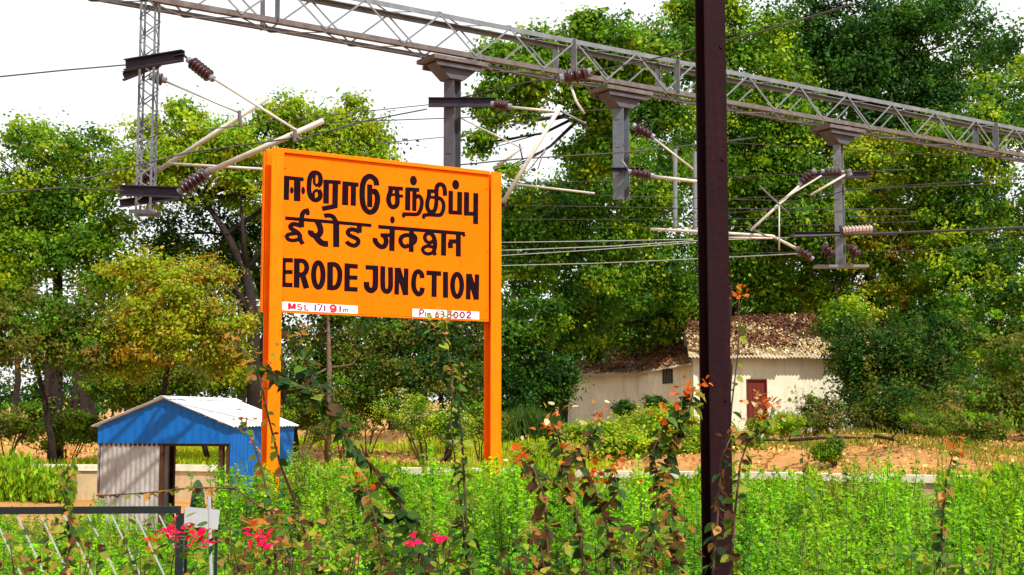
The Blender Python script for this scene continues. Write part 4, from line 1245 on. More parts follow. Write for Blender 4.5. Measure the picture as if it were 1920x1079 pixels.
def tree(label, ells, n, leaf, pal, base, limbs=(), tr=0.28, per=55, cr=0.55, name='tree', bark=None, seed=1, up=0.35, shell=0.35, droop=0.0, group=None, cat='tree', jit=0.16):
    g_ = np.random.default_rng(seed)
    root = empty(name, label, cat, base, 0, group)
    C, N, S, T = clumps(ells, n, per, cr, leaf, pal, g_, up, shell, droop, jit)
    rl = np.array(tuple(base))
    leaves_mesh('crown', C - rl, N, S, T, M_LEAF, root, nrng=g_)
    b = MB()
    r2 = random.Random(seed)
    base = Vector(base)
    main = limbs[0] if limbs else None
    if main:
        pts = [base] + [Vector(q) for q in main]
        rr = [tr * (1 - 0.75 * i / (len(pts) - 1)) for i in range(len(pts))]
        b.tube(pts, rr, 9)
        for lm_ in limbs[1:]:
            k = lm_[0]
            pts2 = [pts[k]] + [Vector(q) for q in lm_[1]]
            r0 = rr[k] * 0.75
            b.tube(pts2, [r0 * (1 - 0.8 * i / (len(pts2) - 1)) for i in range(len(pts2))], 7)
        tip = pts
        cstart = pts[-1]
    else:
        top = Vector(max((e[0] for e in ells), key=lambda c: c.z))
        cen = sum((Vector(e[0]) for e in ells), Vector()) / len(ells)
        mid = Vector((base.x * 0.6 + cen.x * 0.4, base.y * 0.5 + cen.y * 0.5, base.z + (cen.z - base.z) * 0.55))
        b.tube([base, base.lerp(mid, 0.5) + Vector((r2.uniform(-.3, .3), 0, 0)), mid, cen], [tr, tr * 0.85, tr * 0.7, tr * 0.4], 9)
        cstart = mid
        tip = [mid, cen]
    for e in ells:
        st = min(tip[1:] if len(tip) > 2 else tip, key=lambda q: (q - e[0]).length)
        m_ = st.lerp(e[0], 0.5) + Vector((r2.uniform(-.4, .4), r2.uniform(-.3, .3), r2.uniform(-.5, .2)))
        b.tube([st, m_, Vector(e[0])], [tr * 0.32, tr * 0.22, tr * 0.08], 6)
        for _ in range(5):
            q = Vector(e[0]) + Vector([r2.uniform(-.8, .8) * e[1][i] for i in range(3)])
            b.tube([m_.lerp(e[0], r2.random()), q], [tr * 0.10, 0.012], 4)
    b.v = [tuple(Vector(v) - base) for v in b.v]
    b.build('trunk', bark or M_BARK, root, smooth=True)
    return root


def gz(x, y):
    return zg(x, y) - 0.15


def gb(px, D):
    x = (px - CX) / FPX * D
    return Vector((x, D, gz(x, D)))


TG = 'trees beyond the boundary wall'
# T1 left tree with forked dark trunk
tree('broad yellow green tree with a dark forked trunk, behind the left end of the board',
     [EL(345, 265, 85, 62, 42), EL(300, 330, 90, 70, 42), EL(430, 285, 85, 62, 41.5), EL(520, 212, 58, 42, 42, 1.2), EL(590, 262, 55, 42, 42.5), EL(645, 232, 62, 45, 43), EL(700, 268, 50, 42, 43.5), EL(560, 320, 110, 60, 42.5, .8), EL(480, 350, 80, 55, 42, .8)],
     26000, 0.17, YG + YG + MG[:2], gb(478, 41.5),
     [[at(478, 700, 41.5), at(474, 600, 41.5), at(462, 510, 41.5), at(425, 440, 41.6), at(380, 370, 41.8)],
      (3, [at(455, 430, 41.3), at(450, 330, 41.5)]), (3, [at(510, 440, 41.8), at(560, 370, 42)]), (2, [at(430, 520, 41.4), at(390, 500, 41.2)]), (1, [at(520, 560, 41.8), at(600, 450, 42.5)])],
     tr=0.26, per=40, cr=0.50, seed=3, group=TG, shell=0.3)
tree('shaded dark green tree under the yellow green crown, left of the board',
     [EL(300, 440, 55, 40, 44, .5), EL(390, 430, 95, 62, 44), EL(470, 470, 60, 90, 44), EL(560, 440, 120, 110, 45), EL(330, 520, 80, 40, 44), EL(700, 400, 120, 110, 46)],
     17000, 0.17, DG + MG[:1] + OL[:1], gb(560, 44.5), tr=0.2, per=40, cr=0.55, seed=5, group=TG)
tree('orange tinged bushy tree above the blue shed roof',
     [EL(330, 560, 90, 70, 38.5, 1.2), EL(270, 510, 66, 42, 39, .8), EL(395, 610, 72, 50, 38.5), EL(300, 650, 90, 50, 38.5), EL(385, 525, 56, 36, 39, .6), EL(420, 680, 50, 50, 39, .8), EL(220, 640, 60, 70, 39)],
     20000, 0.14, OY + YG + OL[1:2] + YG, gb(297, 39.5), tr=0.10, per=32, cr=0.42, seed=8, group=TG, shell=0.3)
tree('tall green tree at the far left edge of the view',
     [EL(60, 330, 120, 90, 43), EL(130, 420, 110, 90, 43), EL(10, 470, 120, 110, 43), EL(170, 300, 70, 60, 43.5), EL(180, 500, 80, 70, 42)],
     20000, 0.18, YG[:2] + MG, gb(110, 43), tr=0.25, per=45, cr=0.6, seed=9, group=TG)
tree('low olive tree behind the far left of the shed',
     [EL(60, 620, 110, 80, 39), EL(170, 640, 80, 70, 39), EL(-60, 650, 80, 80, 39)],
     12000, 0.15, OL + MG, gb(110, 39.5), tr=0.12, per=35, cr=0.45, seed=10, group=TG)
tree('dense green thicket tree between trunk and shed roof',
     [EL(330, 715, 90, 36, 43), EL(430, 690, 70, 50, 44), EL(250, 720, 70, 40, 43)],
     9000, 0.15, MG + YG[:1] + OL[:2], gb(400, 44), tr=0.1, per=35, cr=0.45, seed=12, group=TG)
# understorey behind the lower part of the board
tree('brown olive tree seen below the board beside a slim bare trunk',
     [EL(600, 640, 70, 60, 46), EL(690, 650, 80, 60, 47), EL(640, 720, 90, 40, 46), EL(560, 720, 50, 50, 45)],
     12000, 0.15, OL + MG[:2] + DG[:1], gb(617, 45), [[at(617, 690, 45), at(615, 600, 45), at(612, 520, 45)]], tr=0.12, per=32, cr=0.45, seed=14, group=TG, bark=M_BARK_L)
tree('shadowy olive tree seen below the right half of the board',
     [EL(800, 650, 80, 70, 47), EL(870, 620, 60, 70, 48), EL(760, 710, 60, 40, 46), EL(850, 720, 50, 40, 46)],
     12000, 0.15, OL[:3] + DG, gb(835, 47), tr=0.14, per=32, cr=0.45, seed=15, group=TG)
# big right hand trees
tree('large leaved tree whose branch tips hang in the sky gap beside the middle mast',
     [EL(985, 155, 68, 50, 50), EL(930, 200, 42, 40, 50, 1.0), EL(1040, 100, 90, 50, 51), EL(935, 100, 36, 34, 50, .8), EL(905, 268, 26, 30, 50, .8), EL(1125, 185, 50, 66, 51), EL(955, 322, 34, 16, 50, .7), EL(1150, 90, 90, 60, 51), EL(1130, 290, 60, 50, 52), EL(985, 215, 30, 26, 50, .8)],
     21000, 0.25, MG + YG[:2] + MG[:2], gb(1150, 78), [[at(1150, 600, 77), at(1140, 450, 68), at(1115, 330, 56), at(1100, 210, 52)]], tr=0.24, per=26, cr=0.50, seed=21, group=TG, shell=0.2)
tree('tall mid green tree between the board and the dark pole',
     [EL(1150, 350, 110, 90, 57), EL(1030, 410, 90, 72, 56), EL(985, 480, 75, 90, 55), EL(1100, 500, 120, 90, 58), EL(1220, 280, 90, 110, 62), EL(1220, 480, 90, 110, 64), EL(1000, 600, 70, 80, 55), EL(1100, 600, 90, 70, 60), EL(1240, 120, 90, 90, 62), EL(1250, 585, 90, 60, 67, .9), EL(945, 400, 45, 70, 55), EL(1160, 615, 60, 40, 68)],
     46000, 0.24, MG + MG + YG[:1] + DG[:2], gb(1010, 62), tr=0.35, per=45, cr=0.62, seed=22, group=TG)
tree('bright green tall tree standing right of the dark pole behind the hut',
     [EL(1400, 150, 100, 90, 66), EL(1430, 300, 100, 100, 66), EL(1510, 380, 90, 80, 66), EL(1390, 430, 90, 90, 67), EL(1340, 60, 110, 80, 66), EL(1320, 300, 70, 120, 66), EL(1450, 500, 90, 70, 68), EL(1350, 520, 80, 70, 68), EL(1190, 590, 60, 40, 72), EL(1260, 560, 70, 60, 70), EL(1460, 210, 80, 80, 66), EL(1420, 588, 90, 36, 74), EL(1520, 570, 70, 36, 74)],
     48000, 0.27, YG[:2] + MG + MG, gb(1360, 74), tr=0.4, per=45, cr=0.85, seed=23, group=TG)
tree('tall darker tree in the upper right behind the boom',
     [EL(1560, 130, 130, 110, 72), EL(1660, 170, 110, 110, 72), EL(1640, 40, 140, 90, 72), EL(1480, 60, 110, 80, 72), EL(1780, 80, 130, 110, 72), EL(1600, 260, 110, 80, 72), EL(1750, 230, 100, 90, 72)],
     34000, 0.28, DG + DG + MG[:1], gb(1620, 78), tr=0.4, per=50, cr=0.95, seed=24, group=TG)
tree('yellowing tree around the foot of the rightmost mast',
     [EL(1640, 330, 90, 80, 67), EL(1600, 440, 80, 80, 66), EL(1680, 470, 80, 90, 66), EL(1545, 530, 60, 50, 68), EL(1650, 570, 90, 50, 66), EL(1590, 590, 40, 30, 64)],
     32000, 0.23, YG + OY[:1] + YG + MG, gb(1665, 68), tr=0.2, per=40, cr=0.6, seed=25, group=TG)
tree('green tree beyond the right edge of the hut',
     [EL(1800, 300, 120, 100, 64), EL(1870, 450, 120, 110, 64), EL(1780, 530, 90, 90, 63), EL(1900, 200, 110, 90, 65), EL(1850, 620, 130, 90, 60), EL(1770, 420, 70, 90, 64)],
     32000, 0.25, MG + YG[:1] + DG[:1], gb(1840, 64), tr=0.3, per=45, cr=0.7, seed=26, group=TG)
tree('dark hanging creeper smothering the right end of the hut',
     [EL(1620, 640, 60, 60, 58), EL(1650, 720, 80, 80, 58), EL(1605, 700, 45, 80, 58.5, .8), EL(1720, 650, 80, 90, 58), EL(1780, 740, 100, 80, 57), EL(1575, 610, 35, 30, 59, .5), EL(1690, 760, 80, 50, 56)],
     24000, 0.19, DG + OL[:2] + DG + MG[:1], gb(1660, 59), tr=0.12, per=40, cr=0.5, seed=27, name='creeper', droop=0.5, cat='creeper')
tree('far right bushy tree at the edge beside the bank of earth',
     [EL(1850, 760, 120, 60, 50), EL(1940, 700, 80, 90, 50)],
     9000, 0.18, OL + MG, gb(1880, 51), tr=0.15, per=40, cr=0.5, seed=28, group=TG)
tree('dark green bush left of the hut corner, above tall grass',
     [EL(985, 690, 70, 70, 56), EL(1035, 720, 40, 60, 57), EL(930, 720, 50, 60, 55), EL(1080, 650, 50, 30, 61)],
     14000, 0.17, DG + MG[:1] + DG, gb(990, 57), tr=0.10, per=36, cr=0.5, seed=29, name='bush', cat='bush')
# far wood that reads as one mass
GW = np.random.default_rng(31)
ew = []
for i in range(26):
    px = -250 + i * 95
    top = 470 if px < 880 else 60
    if px < 200: top = 330
    if 880 <= px < 1110: top = 400
    y = 770
    D = 84 + 6 * math.sin(i * 2.1)
    while y > top:
        ew.append(EL(px + GW.normal() * 20, y, 90, 80, D)); y -= 105
C, N, S, T = clumps(ew, 90000, 50, 1.3, 0.42, DG + DG + OL[:1] + MG[:1], GW, shell=0.2)
o = leaves_mesh('far_wood', C, N, S, T, M_LEAF, nrng=GW)
tag(o, 'dark wooded mass closing the view far behind the other trees', 'wood')
b = MB(); rw = random.Random(4)
for i in range(60):
    px = rw.uniform(-250, 2150); D = rw.uniform(60, 80)
    q = gb(px, D)
    b.tube([q, q + Vector((rw.uniform(-.4, .4), 0, 3)), q + Vector((rw.uniform(-1, 1), 0, 7))], [0.2, 0.16, 0.08], 6)
o = b.build('far_trunks', M_BARK); tag(o, 'thin dark trunks of the far wood', 'wood', kind='stuff')

# ------------------------------------------------------------------ weeds, grass, dry leaves on the bank
GS = np.random.default_rng(41)


def scatter(n, fx, leaf, pal, name, label, cat, tall=0.0, up=1.0, m=M_LEAF, aspect=0.6):
    P_, T = [], []
    pal = np.array(pal)
    while len(P_) < n:
        q = fx(GS)
        if q is None: continue
        P_.append(q)
    P_ = np.array(P_)
    m_ = len(P_)
    h = GS.random(m_) * tall * (0.72 + 0.28 * np.sin(P_[:, 0] * 2.3) * np.sin(P_[:, 0] * 0.9 + 1) + 0.12 * GS.normal(size=m_))
    C = P_[:, :3].copy(); C[:, 2] += 0.03 + h
    N = GS.normal(size=(m_, 3)) * 0.8 + np.array([0, -0.3, up])
    S = leaf * (0.5 + GS.random(m_))
    T = pal[GS.integers(0, len(pal), m_)] * (0.65 + 0.7 * GS.random((m_, 1)))
    ax = None
    if tall and up < 0.5:
        ax = np.tile(np.array([0, 0, 1.0]), (m_, 1)); N[:, 2] *= 0.2
    o = leaves_mesh(name, C, N, S, T, m, nrng=GS, aspect=aspect, axis=ax)
    return tag(o, label, cat)


def on_bank(px0, px1, d0, d1, patch=None):
    def f(g_):
        px = g_.uniform(px0, px1); D = g_.uniform(d0, d1)
        x = (px - CX) / FPX * D
        if D < wall_y(x) + 0.9: return None
        if patch and patch(x, D) < g_.normal() * 0.3: return None
        return (x, D, zg(x, D))
    return f


scatter(20000, on_bank(-100, 2000, 31, 66), 0.14, [(0.46, 0.19, 0.055), (0.58, 0.30, 0.09), (0.24, 0.09, 0.03), (0.62, 0.42, 0.13), (0.30, 0.28, 0.03)],
        'fallen_leaves', 'red brown fallen leaves covering the earth bank', 'fallen leaves', 0.04, 1.0, M_LITTER)
pg = lambda x, D: math.sin(x * 0.55 + 1.0) + math.sin(x * 0.23 + D * 0.4) + 0.05
scatter(30000, on_bank(-100, 1150, 34, 56, pg), 0.24, [(0.34, 0.48, 0.012), (0.24, 0.42, 0.012), (0.50, 0.46, 0.02)], 'dry_grass', 'yellow green grass patches on the bank behind the board', 'grass', 0.25, 0.1, aspect=0.16)
scatter(5000, on_bank(1350, 2000, 33, 55, pg), 0.24, [(0.22, 0.24, 0.02), (0.14, 0.20, 0.02), (0.36, 0.28, 0.06)], 'dry_grass', 'thin grass on the red earth bank at the right', 'grass', 0.25, 0.1, aspect=0.16)
scatter(9000, on_bank(925, 1050, 50, 56), 0.9, [(0.05, 0.11, 0.012), (0.035, 0.08, 0.012), (0.07, 0.13, 0.02)], 'tall_grass', 'tall dark green grass right of the board post', 'grass', 0.9, 0.05, aspect=0.07)
def by_wall(g_):
    px = g_.uniform(520, 2000) if g_.random() < 0.8 else g_.uniform(-200, 150)
    k = math.sin(px * 0.021) + 0.6 * math.sin(px * 0.057 + 1) + g_.normal() * 0.35
    if k < -0.35 or 1525 < px < 1650 and g_.random() < .8: return None
    D = 33.0
    for _ in range(4):
        D = wall_y((px - CX) / FPX * D) - 0.9 - abs(g_.normal()) * 0.5
    x = (px - CX) / FPX * D
    return (x, D, 0.0)


scatter(27000, by_wall, 0.16, [(0.16, 0.34, 0.008), (0.24, 0.42, 0.010), (0.34, 0.40, 0.02), (0.10, 0.22, 0.008)], 'tall_weeds', 'tall green weeds growing against the low boundary wall', 'weeds', 1.12, 0.35, aspect=0.4)
# mound of leafy weeds in front of the hut's left part
GM = np.random.default_rng(43)
C, N, S, T = clumps([EL(1200, 826, 115, 38, 46), EL(1130, 834, 80, 30, 44), EL(1260, 812, 60, 42, 48), EL(1340, 836, 70, 30, 45), EL(1040, 846, 70, 16, 43), EL(1225, 785, 36, 22, 52, .5), EL(1085, 818, 34, 18, 46, .6)], 32000, 30, 0.4, 0.17, YG + MG[:2] + YG[:1] + [(0.38, 0.32, 0.04)], GM, up=0.7, shell=0.6)
o = leaves_mesh('weed_mound', C, N, S, T, M_LEAF, nrng=GM); tag(o, 'mound of yellow green weeds in front of the left part of the hut', 'weeds')


def shrub(label, ells, n, leaf, pal, base, seed, name='shrub', stemr=0.03, per=24, cr=0.25, nst=6, white=None):
    g_ = np.random.default_rng(seed)
    root = empty(name, label, 'shrub', base)
    C, N, S, T = clumps(ells, n, per, cr, leaf, pal, g_, shell=0.2)
    leaves_mesh('foliage', C - np.array(tuple(base)), N, S, T, M_LEAF, root, nrng=g_)
    b = MB(); r_ = random.Random(seed)
    for k in range(nst):
        e = r_.choice(ells)
        q = Vector(e[0]) + Vector([r_.uniform(-.7, .7) * e[1][i] for i in range(3)]) - Vector(base)
        b.tube([Vector((r_.uniform(-.05, .05), 0, 0)), q * 0.5 + Vector((r_.uniform(-.1, .1), 0, 0.1)), q], [stemr, stemr * 0.7, stemr * 0.3], 5)
    b.build('stem', M_BARK_L, root)


shrub('pale speckled shrub with arching twigs behind the board posts', [EL(790, 785, 55, 45, 38), EL(850, 800, 45, 45, 38), EL(750, 745, 35, 22, 38, .5), EL(720, 770, 25, 25, 38, .4)], 5200, 0.085, MG[:2] + [(0.55, 0.55, 0.30)] + YG, gb(800, 38.6), 51)
shrub('dark little shrub against the cream hut wall', [EL(1170, 768, 22, 18, 58), EL(1228, 756, 24, 14, 60)], 2600, 0.13, DG + MG[:1], gb(1175, 59), 52, per=20, cr=0.22)
shrub('small bright shrub below the hut door, right of the dark pole', [EL(1470, 795, 38, 22, 52), EL(1430, 805, 30, 20, 51)], 3600, 0.12, MG[1:2] + YG, gb(1465, 52.5), 53)
shrub('olive shrub between the hut door and the creeper', [EL(1545, 775, 42, 32, 54), EL(1510, 790, 30, 24, 53)], 4200, 0.12, OL + MG[:1], gb(1540, 54.5), 54)
shrub('small shrub growing out of the red earth bank at the right', [EL(1562, 842, 20, 26, 37), EL(1540, 850, 18, 18, 37)], 2200, 0.09, MG + YG[:1] + OL[:1], gb(1562, 37.3), 55, cr=0.16)
shrub('low shrub on the bank just right of the blue shed', [EL(650, 800, 40, 26, 38), EL(600, 815, 30, 16, 38)], 1500, 0.09, OL + MG[:1], gb(645, 38.5), 56, cr=0.2)
for i_, (px, py, D, rx, ry, lb) in enumerate(((130, 800, 42, 70, 34, 'low shrub behind the left roof edge of the shed'), (20, 790, 43, 70, 40, 'low shrub at the far left behind the wall'), (470, 790, 42, 60, 26, 'low shrub behind the shed roof ridge end'), (560, 770, 44, 50, 36, 'shrub seen between the left post and the slim bare trunk'), (690, 760, 47, 50, 30, 'low olive shrub under the middle of the board'), (900, 790, 42, 45, 34, 'green shrub close left of the right board post'), (1800, 800, 45, 90, 34, 'wide low scrub right of the creeper'))):
    shrub(lb, [EL(px, py, rx, ry, D), EL(px + rx * .6, py + 6, rx * .6, ry * .7, D)], 3600, 0.12, OL + MG + YG[1:2], gb(px, D + .3), 80 + i_)
# fallen branches on the bank
for (x0, y0, x1, y1, D, lb) in ((1480, 826, 1640, 822, 40, 'long fallen branch lying along the red earth bank'), (1370, 832, 1470, 826, 41, 'shorter fallen branch on the bank right of the dark pole'), (1640, 818, 1700, 836, 39, 'dark stick leaning at the right end of the bank')):
    a0, a1_ = at(x0, y0, D), at(x1, y1, D + 1)
    m_ = (a0 + a1_) / 2 + Vector((0, 0, 0.06))
    b = MB(); b.tube([Vector(), m_ - a0, a1_ - a0], [0.05, 0.045, 0.02], 7); b.tube([m_ - a0, m_ - a0 + Vector((0.3, 0.2, 0.22))], [0.03, 0.01], 5)
    o = b.build('fallen_branch', M_BARK, smooth=True); o.location = a0; tag(o, lb, 'branch', 'fallen branches')

# ------------------------------------------------------------------ hedge of bright green sprigs
GH = np.random.default_rng(61)
HP = [(0.17, 0.42, 0.006), (0.12, 0.34, 0.006), (0.22, 0.50, 0.008), (0.32, 0.52, 0.012), (0.06, 0.22, 0.006), (0.20, 0.42, 0.008), (0.24, 0.24, 0.03)]
Cs, Ns, Ss, Ts, As = [], [], [], [], []
stems = MB()
cnt = 0
hpal = np.array(HP)
for _ in range(790):
    y0 = GH.uniform(4.9, 17.6)
    x0 = GH.uniform(-0.42 * y0 - 0.3, 0.42 * y0 + 0.5)
    if 500 <= _ < 760:                                 # lower growth before the shed
        y0 = GH.uniform(9.5, 22); x0 = GH.uniform(-0.45, -0.18) * y0
    elif _ >= 760:                                     # tall clumps round the feet of the board
        x0, y0 = (GH.uniform(-3.3, -1.9), GH.uniform(14.6, 16.4)) if _ % 3 else (GH.uniform(-0.8, 0.3), GH.uniform(16.4, 17.8))
    r = x0 / y0
    if _ < 500 and r < -0.205 + 0.02 * math.sin(y0 * 2): continue
    h0 = (1.36 + 0.10 * smoothstep(8, 13, y0)) + 0.13 * GH.normal() + 0.08 * math.sin(x0 * 1.3 + y0 * 0.7)
    if y0 < 8: h0 -= 0.07
    if _ >= 500: h0 = 1.02 - 0.26 * smoothstep(11, 18, y0) + 0.07 * GH.normal() if _ < 760 else 1.58 + 0.06 * GH.normal()
    tone = GH.uniform(0.75, 1.2)
    cc_ = hpal[GH.integers(0, len(hpal))]
    for _p in range(int(GH.integers(6, 12))):
        a_, q_ = GH.uniform(0, 2 * np.pi), abs(GH.normal()) * 0.15
        x, y = x0 + math.cos(a_) * q_, y0 + math.sin(a_) * q_
        lim = 15.6 + 0.16 * (x + 3) if x < 0 else 16.4 + 0.1 * x
        if y > lim and _ < 500: continue
        h = h0 + 0.07 * GH.normal() - q_ * 0.7
        n = 105 if y < 10 else 76
        if 500 <= _ < 760: n = 60
        t = GH.random(n)
        rad = 0.012 + 0.080 * (1 - t) ** 0.8 * (0.45 + 0.55 * GH.random(n))
        th = GH.random(n) * 2 * np.pi
        L_ = 0.60
        lean = np.array([math.cos(a_), math.sin(a_)]) * q_ * 0.9 + GH.normal(size=2) * 0.03
        c = np.stack([x + lean[0] * t + rad * np.cos(th), y + lean[1] * t + rad * np.sin(th), h - L_ * (1 - t)], 1)
        nn = np.stack([np.cos(th) * 0.6, np.sin(th) * 0.6, np.full(n, 0.8)], 1) + GH.normal(size=(n, 3)) * 0.35
        ax = np.stack([np.cos(th), np.sin(th), np.full(n, 0.7)], 1)
        Cs.append(c); Ns.append(nn); As.append(ax)
        Ss.append((0.036 if y < 10 else 0.044) * (0.7 + 0.6 * GH.random(n)))
        base_c = (cc_ * 0.6 + 0.4 * hpal[GH.integers(0, len(hpal))]) * tone * GH.uniform(0.85, 1.15)
        Ts.append(np.clip(base_c[None] * (0.75 + 0.5 * GH.random((n, 1))), 0, 1))
        stems.tube([(x, y, 0), (x + lean[0] * .3, y, h - 0.5), (x + lean[0], y + lean[1], h - 0.03)], [0.008, 0.006, 0.002], 3, caps=False)
hr = empty('hedge', 'long bed of bright green leafy sprigs filling the foreground below the board', 'hedge', (0, 11, 0))
off = np.array([0, 11.0, 0])
leaves_mesh('foliage', np.vstack(Cs) - off, np.vstack(Ns), np.concatenate(Ss), np.vstack(Ts), M_LEAF, hr, aspect=0.5, axis=np.vstack(As), nrng=GH)
stems.v = [(v[0], v[1] - 11.0, v[2]) for v in stems.v]
o = stems.build('stem', M_STEM_G, hr); o['kind'] = 'stuff'
# leafy under-layer over the soil, its dark green painting the shade between sprigs
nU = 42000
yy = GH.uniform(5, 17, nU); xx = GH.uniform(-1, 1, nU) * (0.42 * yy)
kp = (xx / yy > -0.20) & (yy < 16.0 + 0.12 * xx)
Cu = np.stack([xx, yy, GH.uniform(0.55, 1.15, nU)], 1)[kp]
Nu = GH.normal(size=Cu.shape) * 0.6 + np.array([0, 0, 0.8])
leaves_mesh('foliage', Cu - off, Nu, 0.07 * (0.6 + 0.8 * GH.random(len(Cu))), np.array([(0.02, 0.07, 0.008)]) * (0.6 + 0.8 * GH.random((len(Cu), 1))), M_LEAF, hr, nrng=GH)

# ------------------------------------------------------------------ fence and board at the lower left
fx0, fz = at(-30, 958, 8.0), at(338, 956, 8.0)
fr_ = empty('lattice_fence', 'dark framed fence panel with white diagonal slats at the lower left corner', 'fence', (fz.x, 8.0, 0))
b = MB(); b.bar((fx0.x, 8.0, fx0.z), (fz.x, 8.0, fz.z), 0.04, 0.040); wpart('top_rail', b, M_GREENFR, fr_)
b = MB(); b.bar((fz.x, 8.0, 0), (fz.x, 8.0, fz.z - 0.021), 0.04, 0.034); wpart('post', b, M_GREENFR, fr_)
b = MB(); b.bar((fx0.x, 8.0, 0), (fx0.x, 8.0, fx0.z - 0.021), 0.04, 0.034); wpart('post', b, M_GREENFR, fr_)
b = MB(); b.bar((fx0.x + .03, 8.0, 0.7), (fz.x - .03, 8.0, 0.7), 0.03, 0.04); wpart('bottom_rail', b, M_GREENFR, fr_)
k = 0
x = fx0.x + 0.06
while x < fz.x - 0.05:
    x2 = min(x + 0.42, fz.x - 0.02); z2 = fz.z - 0.022 - (x2 - x) * 2.0
    b = MB(); b.bar((x, 7.985, fz.z - 0.03), (x2, 7.985, z2), 0.006, 0.008); wpart('slat', b, M_WHITE, fr_)
    x += 0.135
q = at(378, 972, 8.6)
wb = empty('white_board', 'tilted white board beside the lattice fence, half hidden by leaves', 'board', (q.x, 8.6, 0), math.radians(12))
b = MB(); b.box((0, 0, q.z), (0.21, 0.015, 0.12), Matrix.Rotation(math.radians(6), 3, 'Y')); b.build('board', M_WHITE, wb)
b = MB(); b.box((-0.09, 0.02, q.z / 2 - 0.03), (0.02, 0.02, q.z - 0.06)); b.build('leg', M_GREENFR, wb)
b = MB(); b.box((0.09, 0.02, q.z / 2 - 0.03), (0.02, 0.02, q.z - 0.06)); b.build('leg', M_GREENFR, wb)
q0, q1 = at(392, 922, 8.3), at(412, 1100, 8.3)
b = MB(); b.tube([q0 - q1, Vector((0, 0, -1.1))], 0.010, 6)
o = b.build('slanted_stake', M_WHITE); o.location = q1; tag(o, 'thin white slanted stake in front of the tilted white board', 'stake')

# ------------------------------------------------------------------ bougainvillea shoots, leaf by leaf


def leaf_data(name, m, w=0.36, fold=0.12, curl=0.12, tipx=0.0):
    out = [(0, 0), (w * .75, .14), (w, .38), (w * .72, .68), (tipx, 1.0)]
    vs = [(0, 0, 0), (0, .33, -fold * .9), (0, .66, -fold - curl * .35), (tipx, 1.0, -curl * 1.4)]
    for sgn in (1, -1):
        for (x, y) in out[1:4]:
            vs.append((sgn * x, y, -curl * y * y + (0.05 if sgn > 0 else 0.02)))
    # 0 base,1,2 mid,3 tip, 4-6 right, 7-9 left
    fs = [(0, 4, 1), (4, 5, 1), (5, 2, 1), (5, 6, 2), (6, 3, 2), (0, 1, 7), (7, 1, 8), (8, 1, 2), (8, 2, 9), (9, 2, 3)]
    me = bpy.data.meshes.new(name)
    me.from_pydata(vs, [], fs)
    me.materials.append(m)
    me.polygons.foreach_set('use_smooth', [True] * len(fs))
    me.update()
    return me


LD = {}
for key, mm in (('d', M_LDARK), ('g', M_LGREEN), ('y', M_LYEL), ('t', M_LTAN), ('b', M_LBROWN), ('o', M_LORANGE), ('p', M_LPINK), ('c', M_LCREAM)):
    LD[key] = [leaf_data('leaf_mesh', mm, 0.36, .10, .12), leaf_data('leaf_mesh', mm, 0.30, .16, .34, .06), leaf_data('leaf_mesh', mm, 0.42, .06, .03, -.05)]


def put_leaf(root, key, pos, dirv, size, name, r_):
    o = bpy.data.objects.new(name, r_.choice(LD[key]))
    COL.objects.link(o)
    o.parent = root
    y = dirv.normalized()
    z = Vector((r_.gauss(0, .55), r_.gauss(-.35, .45), 1.0))
    x = y.cross(z).normalized(); z = x.cross(y)
    Mx = Matrix((x * size, y * size, z * size)).transposed().to_4x4()
    Mx.translation = pos - Vector(root.location)
    o.matrix_local = Mx
    return o


def shoot(label, pts, nleaf, mix, tipmix=None, ntip=0, lsize=0.055, r0=0.007, seed=0, side=(), droop=0.5, tips=None):
    """pts: (px, py, D) from the foot up to the tip."""
    r_ = random.Random(seed)
    P_ = [at(*q) for q in pts]
    # carry the foot on down to the soil
    foot = P_[0].copy()
    foot = Vector((foot.x + (P_[0].x - P_[1].x) * 0.5, foot.y, 0.0))
    root = empty('bougainvillea_shoot', label, 'shoot', foot, 0, 'bougainvillea shoots in the foreground')
    line = [foot] + P_
    lines = [line] + [[at(*q) for q in s] for s in side]
    mb_ = MB()
    for li, ln in enumerate(lines):
        n = len(ln)
        mb_.tube(ln, [r0 * (1 - 0.65 * i / (n - 1)) * (1 if li == 0 else .7) for i in range(n)], 6)
    wpart('stem', mb_, M_STEM, root, smooth=True)
    for li, ln in enumerate(lines):
        vis = ln[1:] if li == 0 else ln
        m = int(nleaf * (2.0 if li == 0 else 0.9))
        for k in range(m):
            t = (k + r_.random()) / m
            q = lerp_poly(vis, t)
            key = r_.choice(mix)
            th = r_.uniform(0, 2 * math.pi)
            d = Vector((math.cos(th), math.sin(th), -droop + r_.gauss(0, .35)))
            s = lsize * r_.uniform(0.65, 1.3) * (1 - 0.2 * t)
            put_leaf(root, key, q + d.normalized() * s * 0.15, d, s, 'leaf', r_)
        if ntip and tipmix:
            for k in range(int(ntip * 1.5) if li == 0 else ntip):
                q = vis[-1] + Vector((r_.gauss(0, .028), r_.gauss(0, .028), r_.gauss(0.0, .030)))
                d = Vector((r_.gauss(0, 1), r_.gauss(0, 1), r_.gauss(.3, .8)))
                put_leaf(root, r_.choice(tipmix), q, d, lsize * r_.uniform(0.35, 0.65), 'bract', r_)
    return root


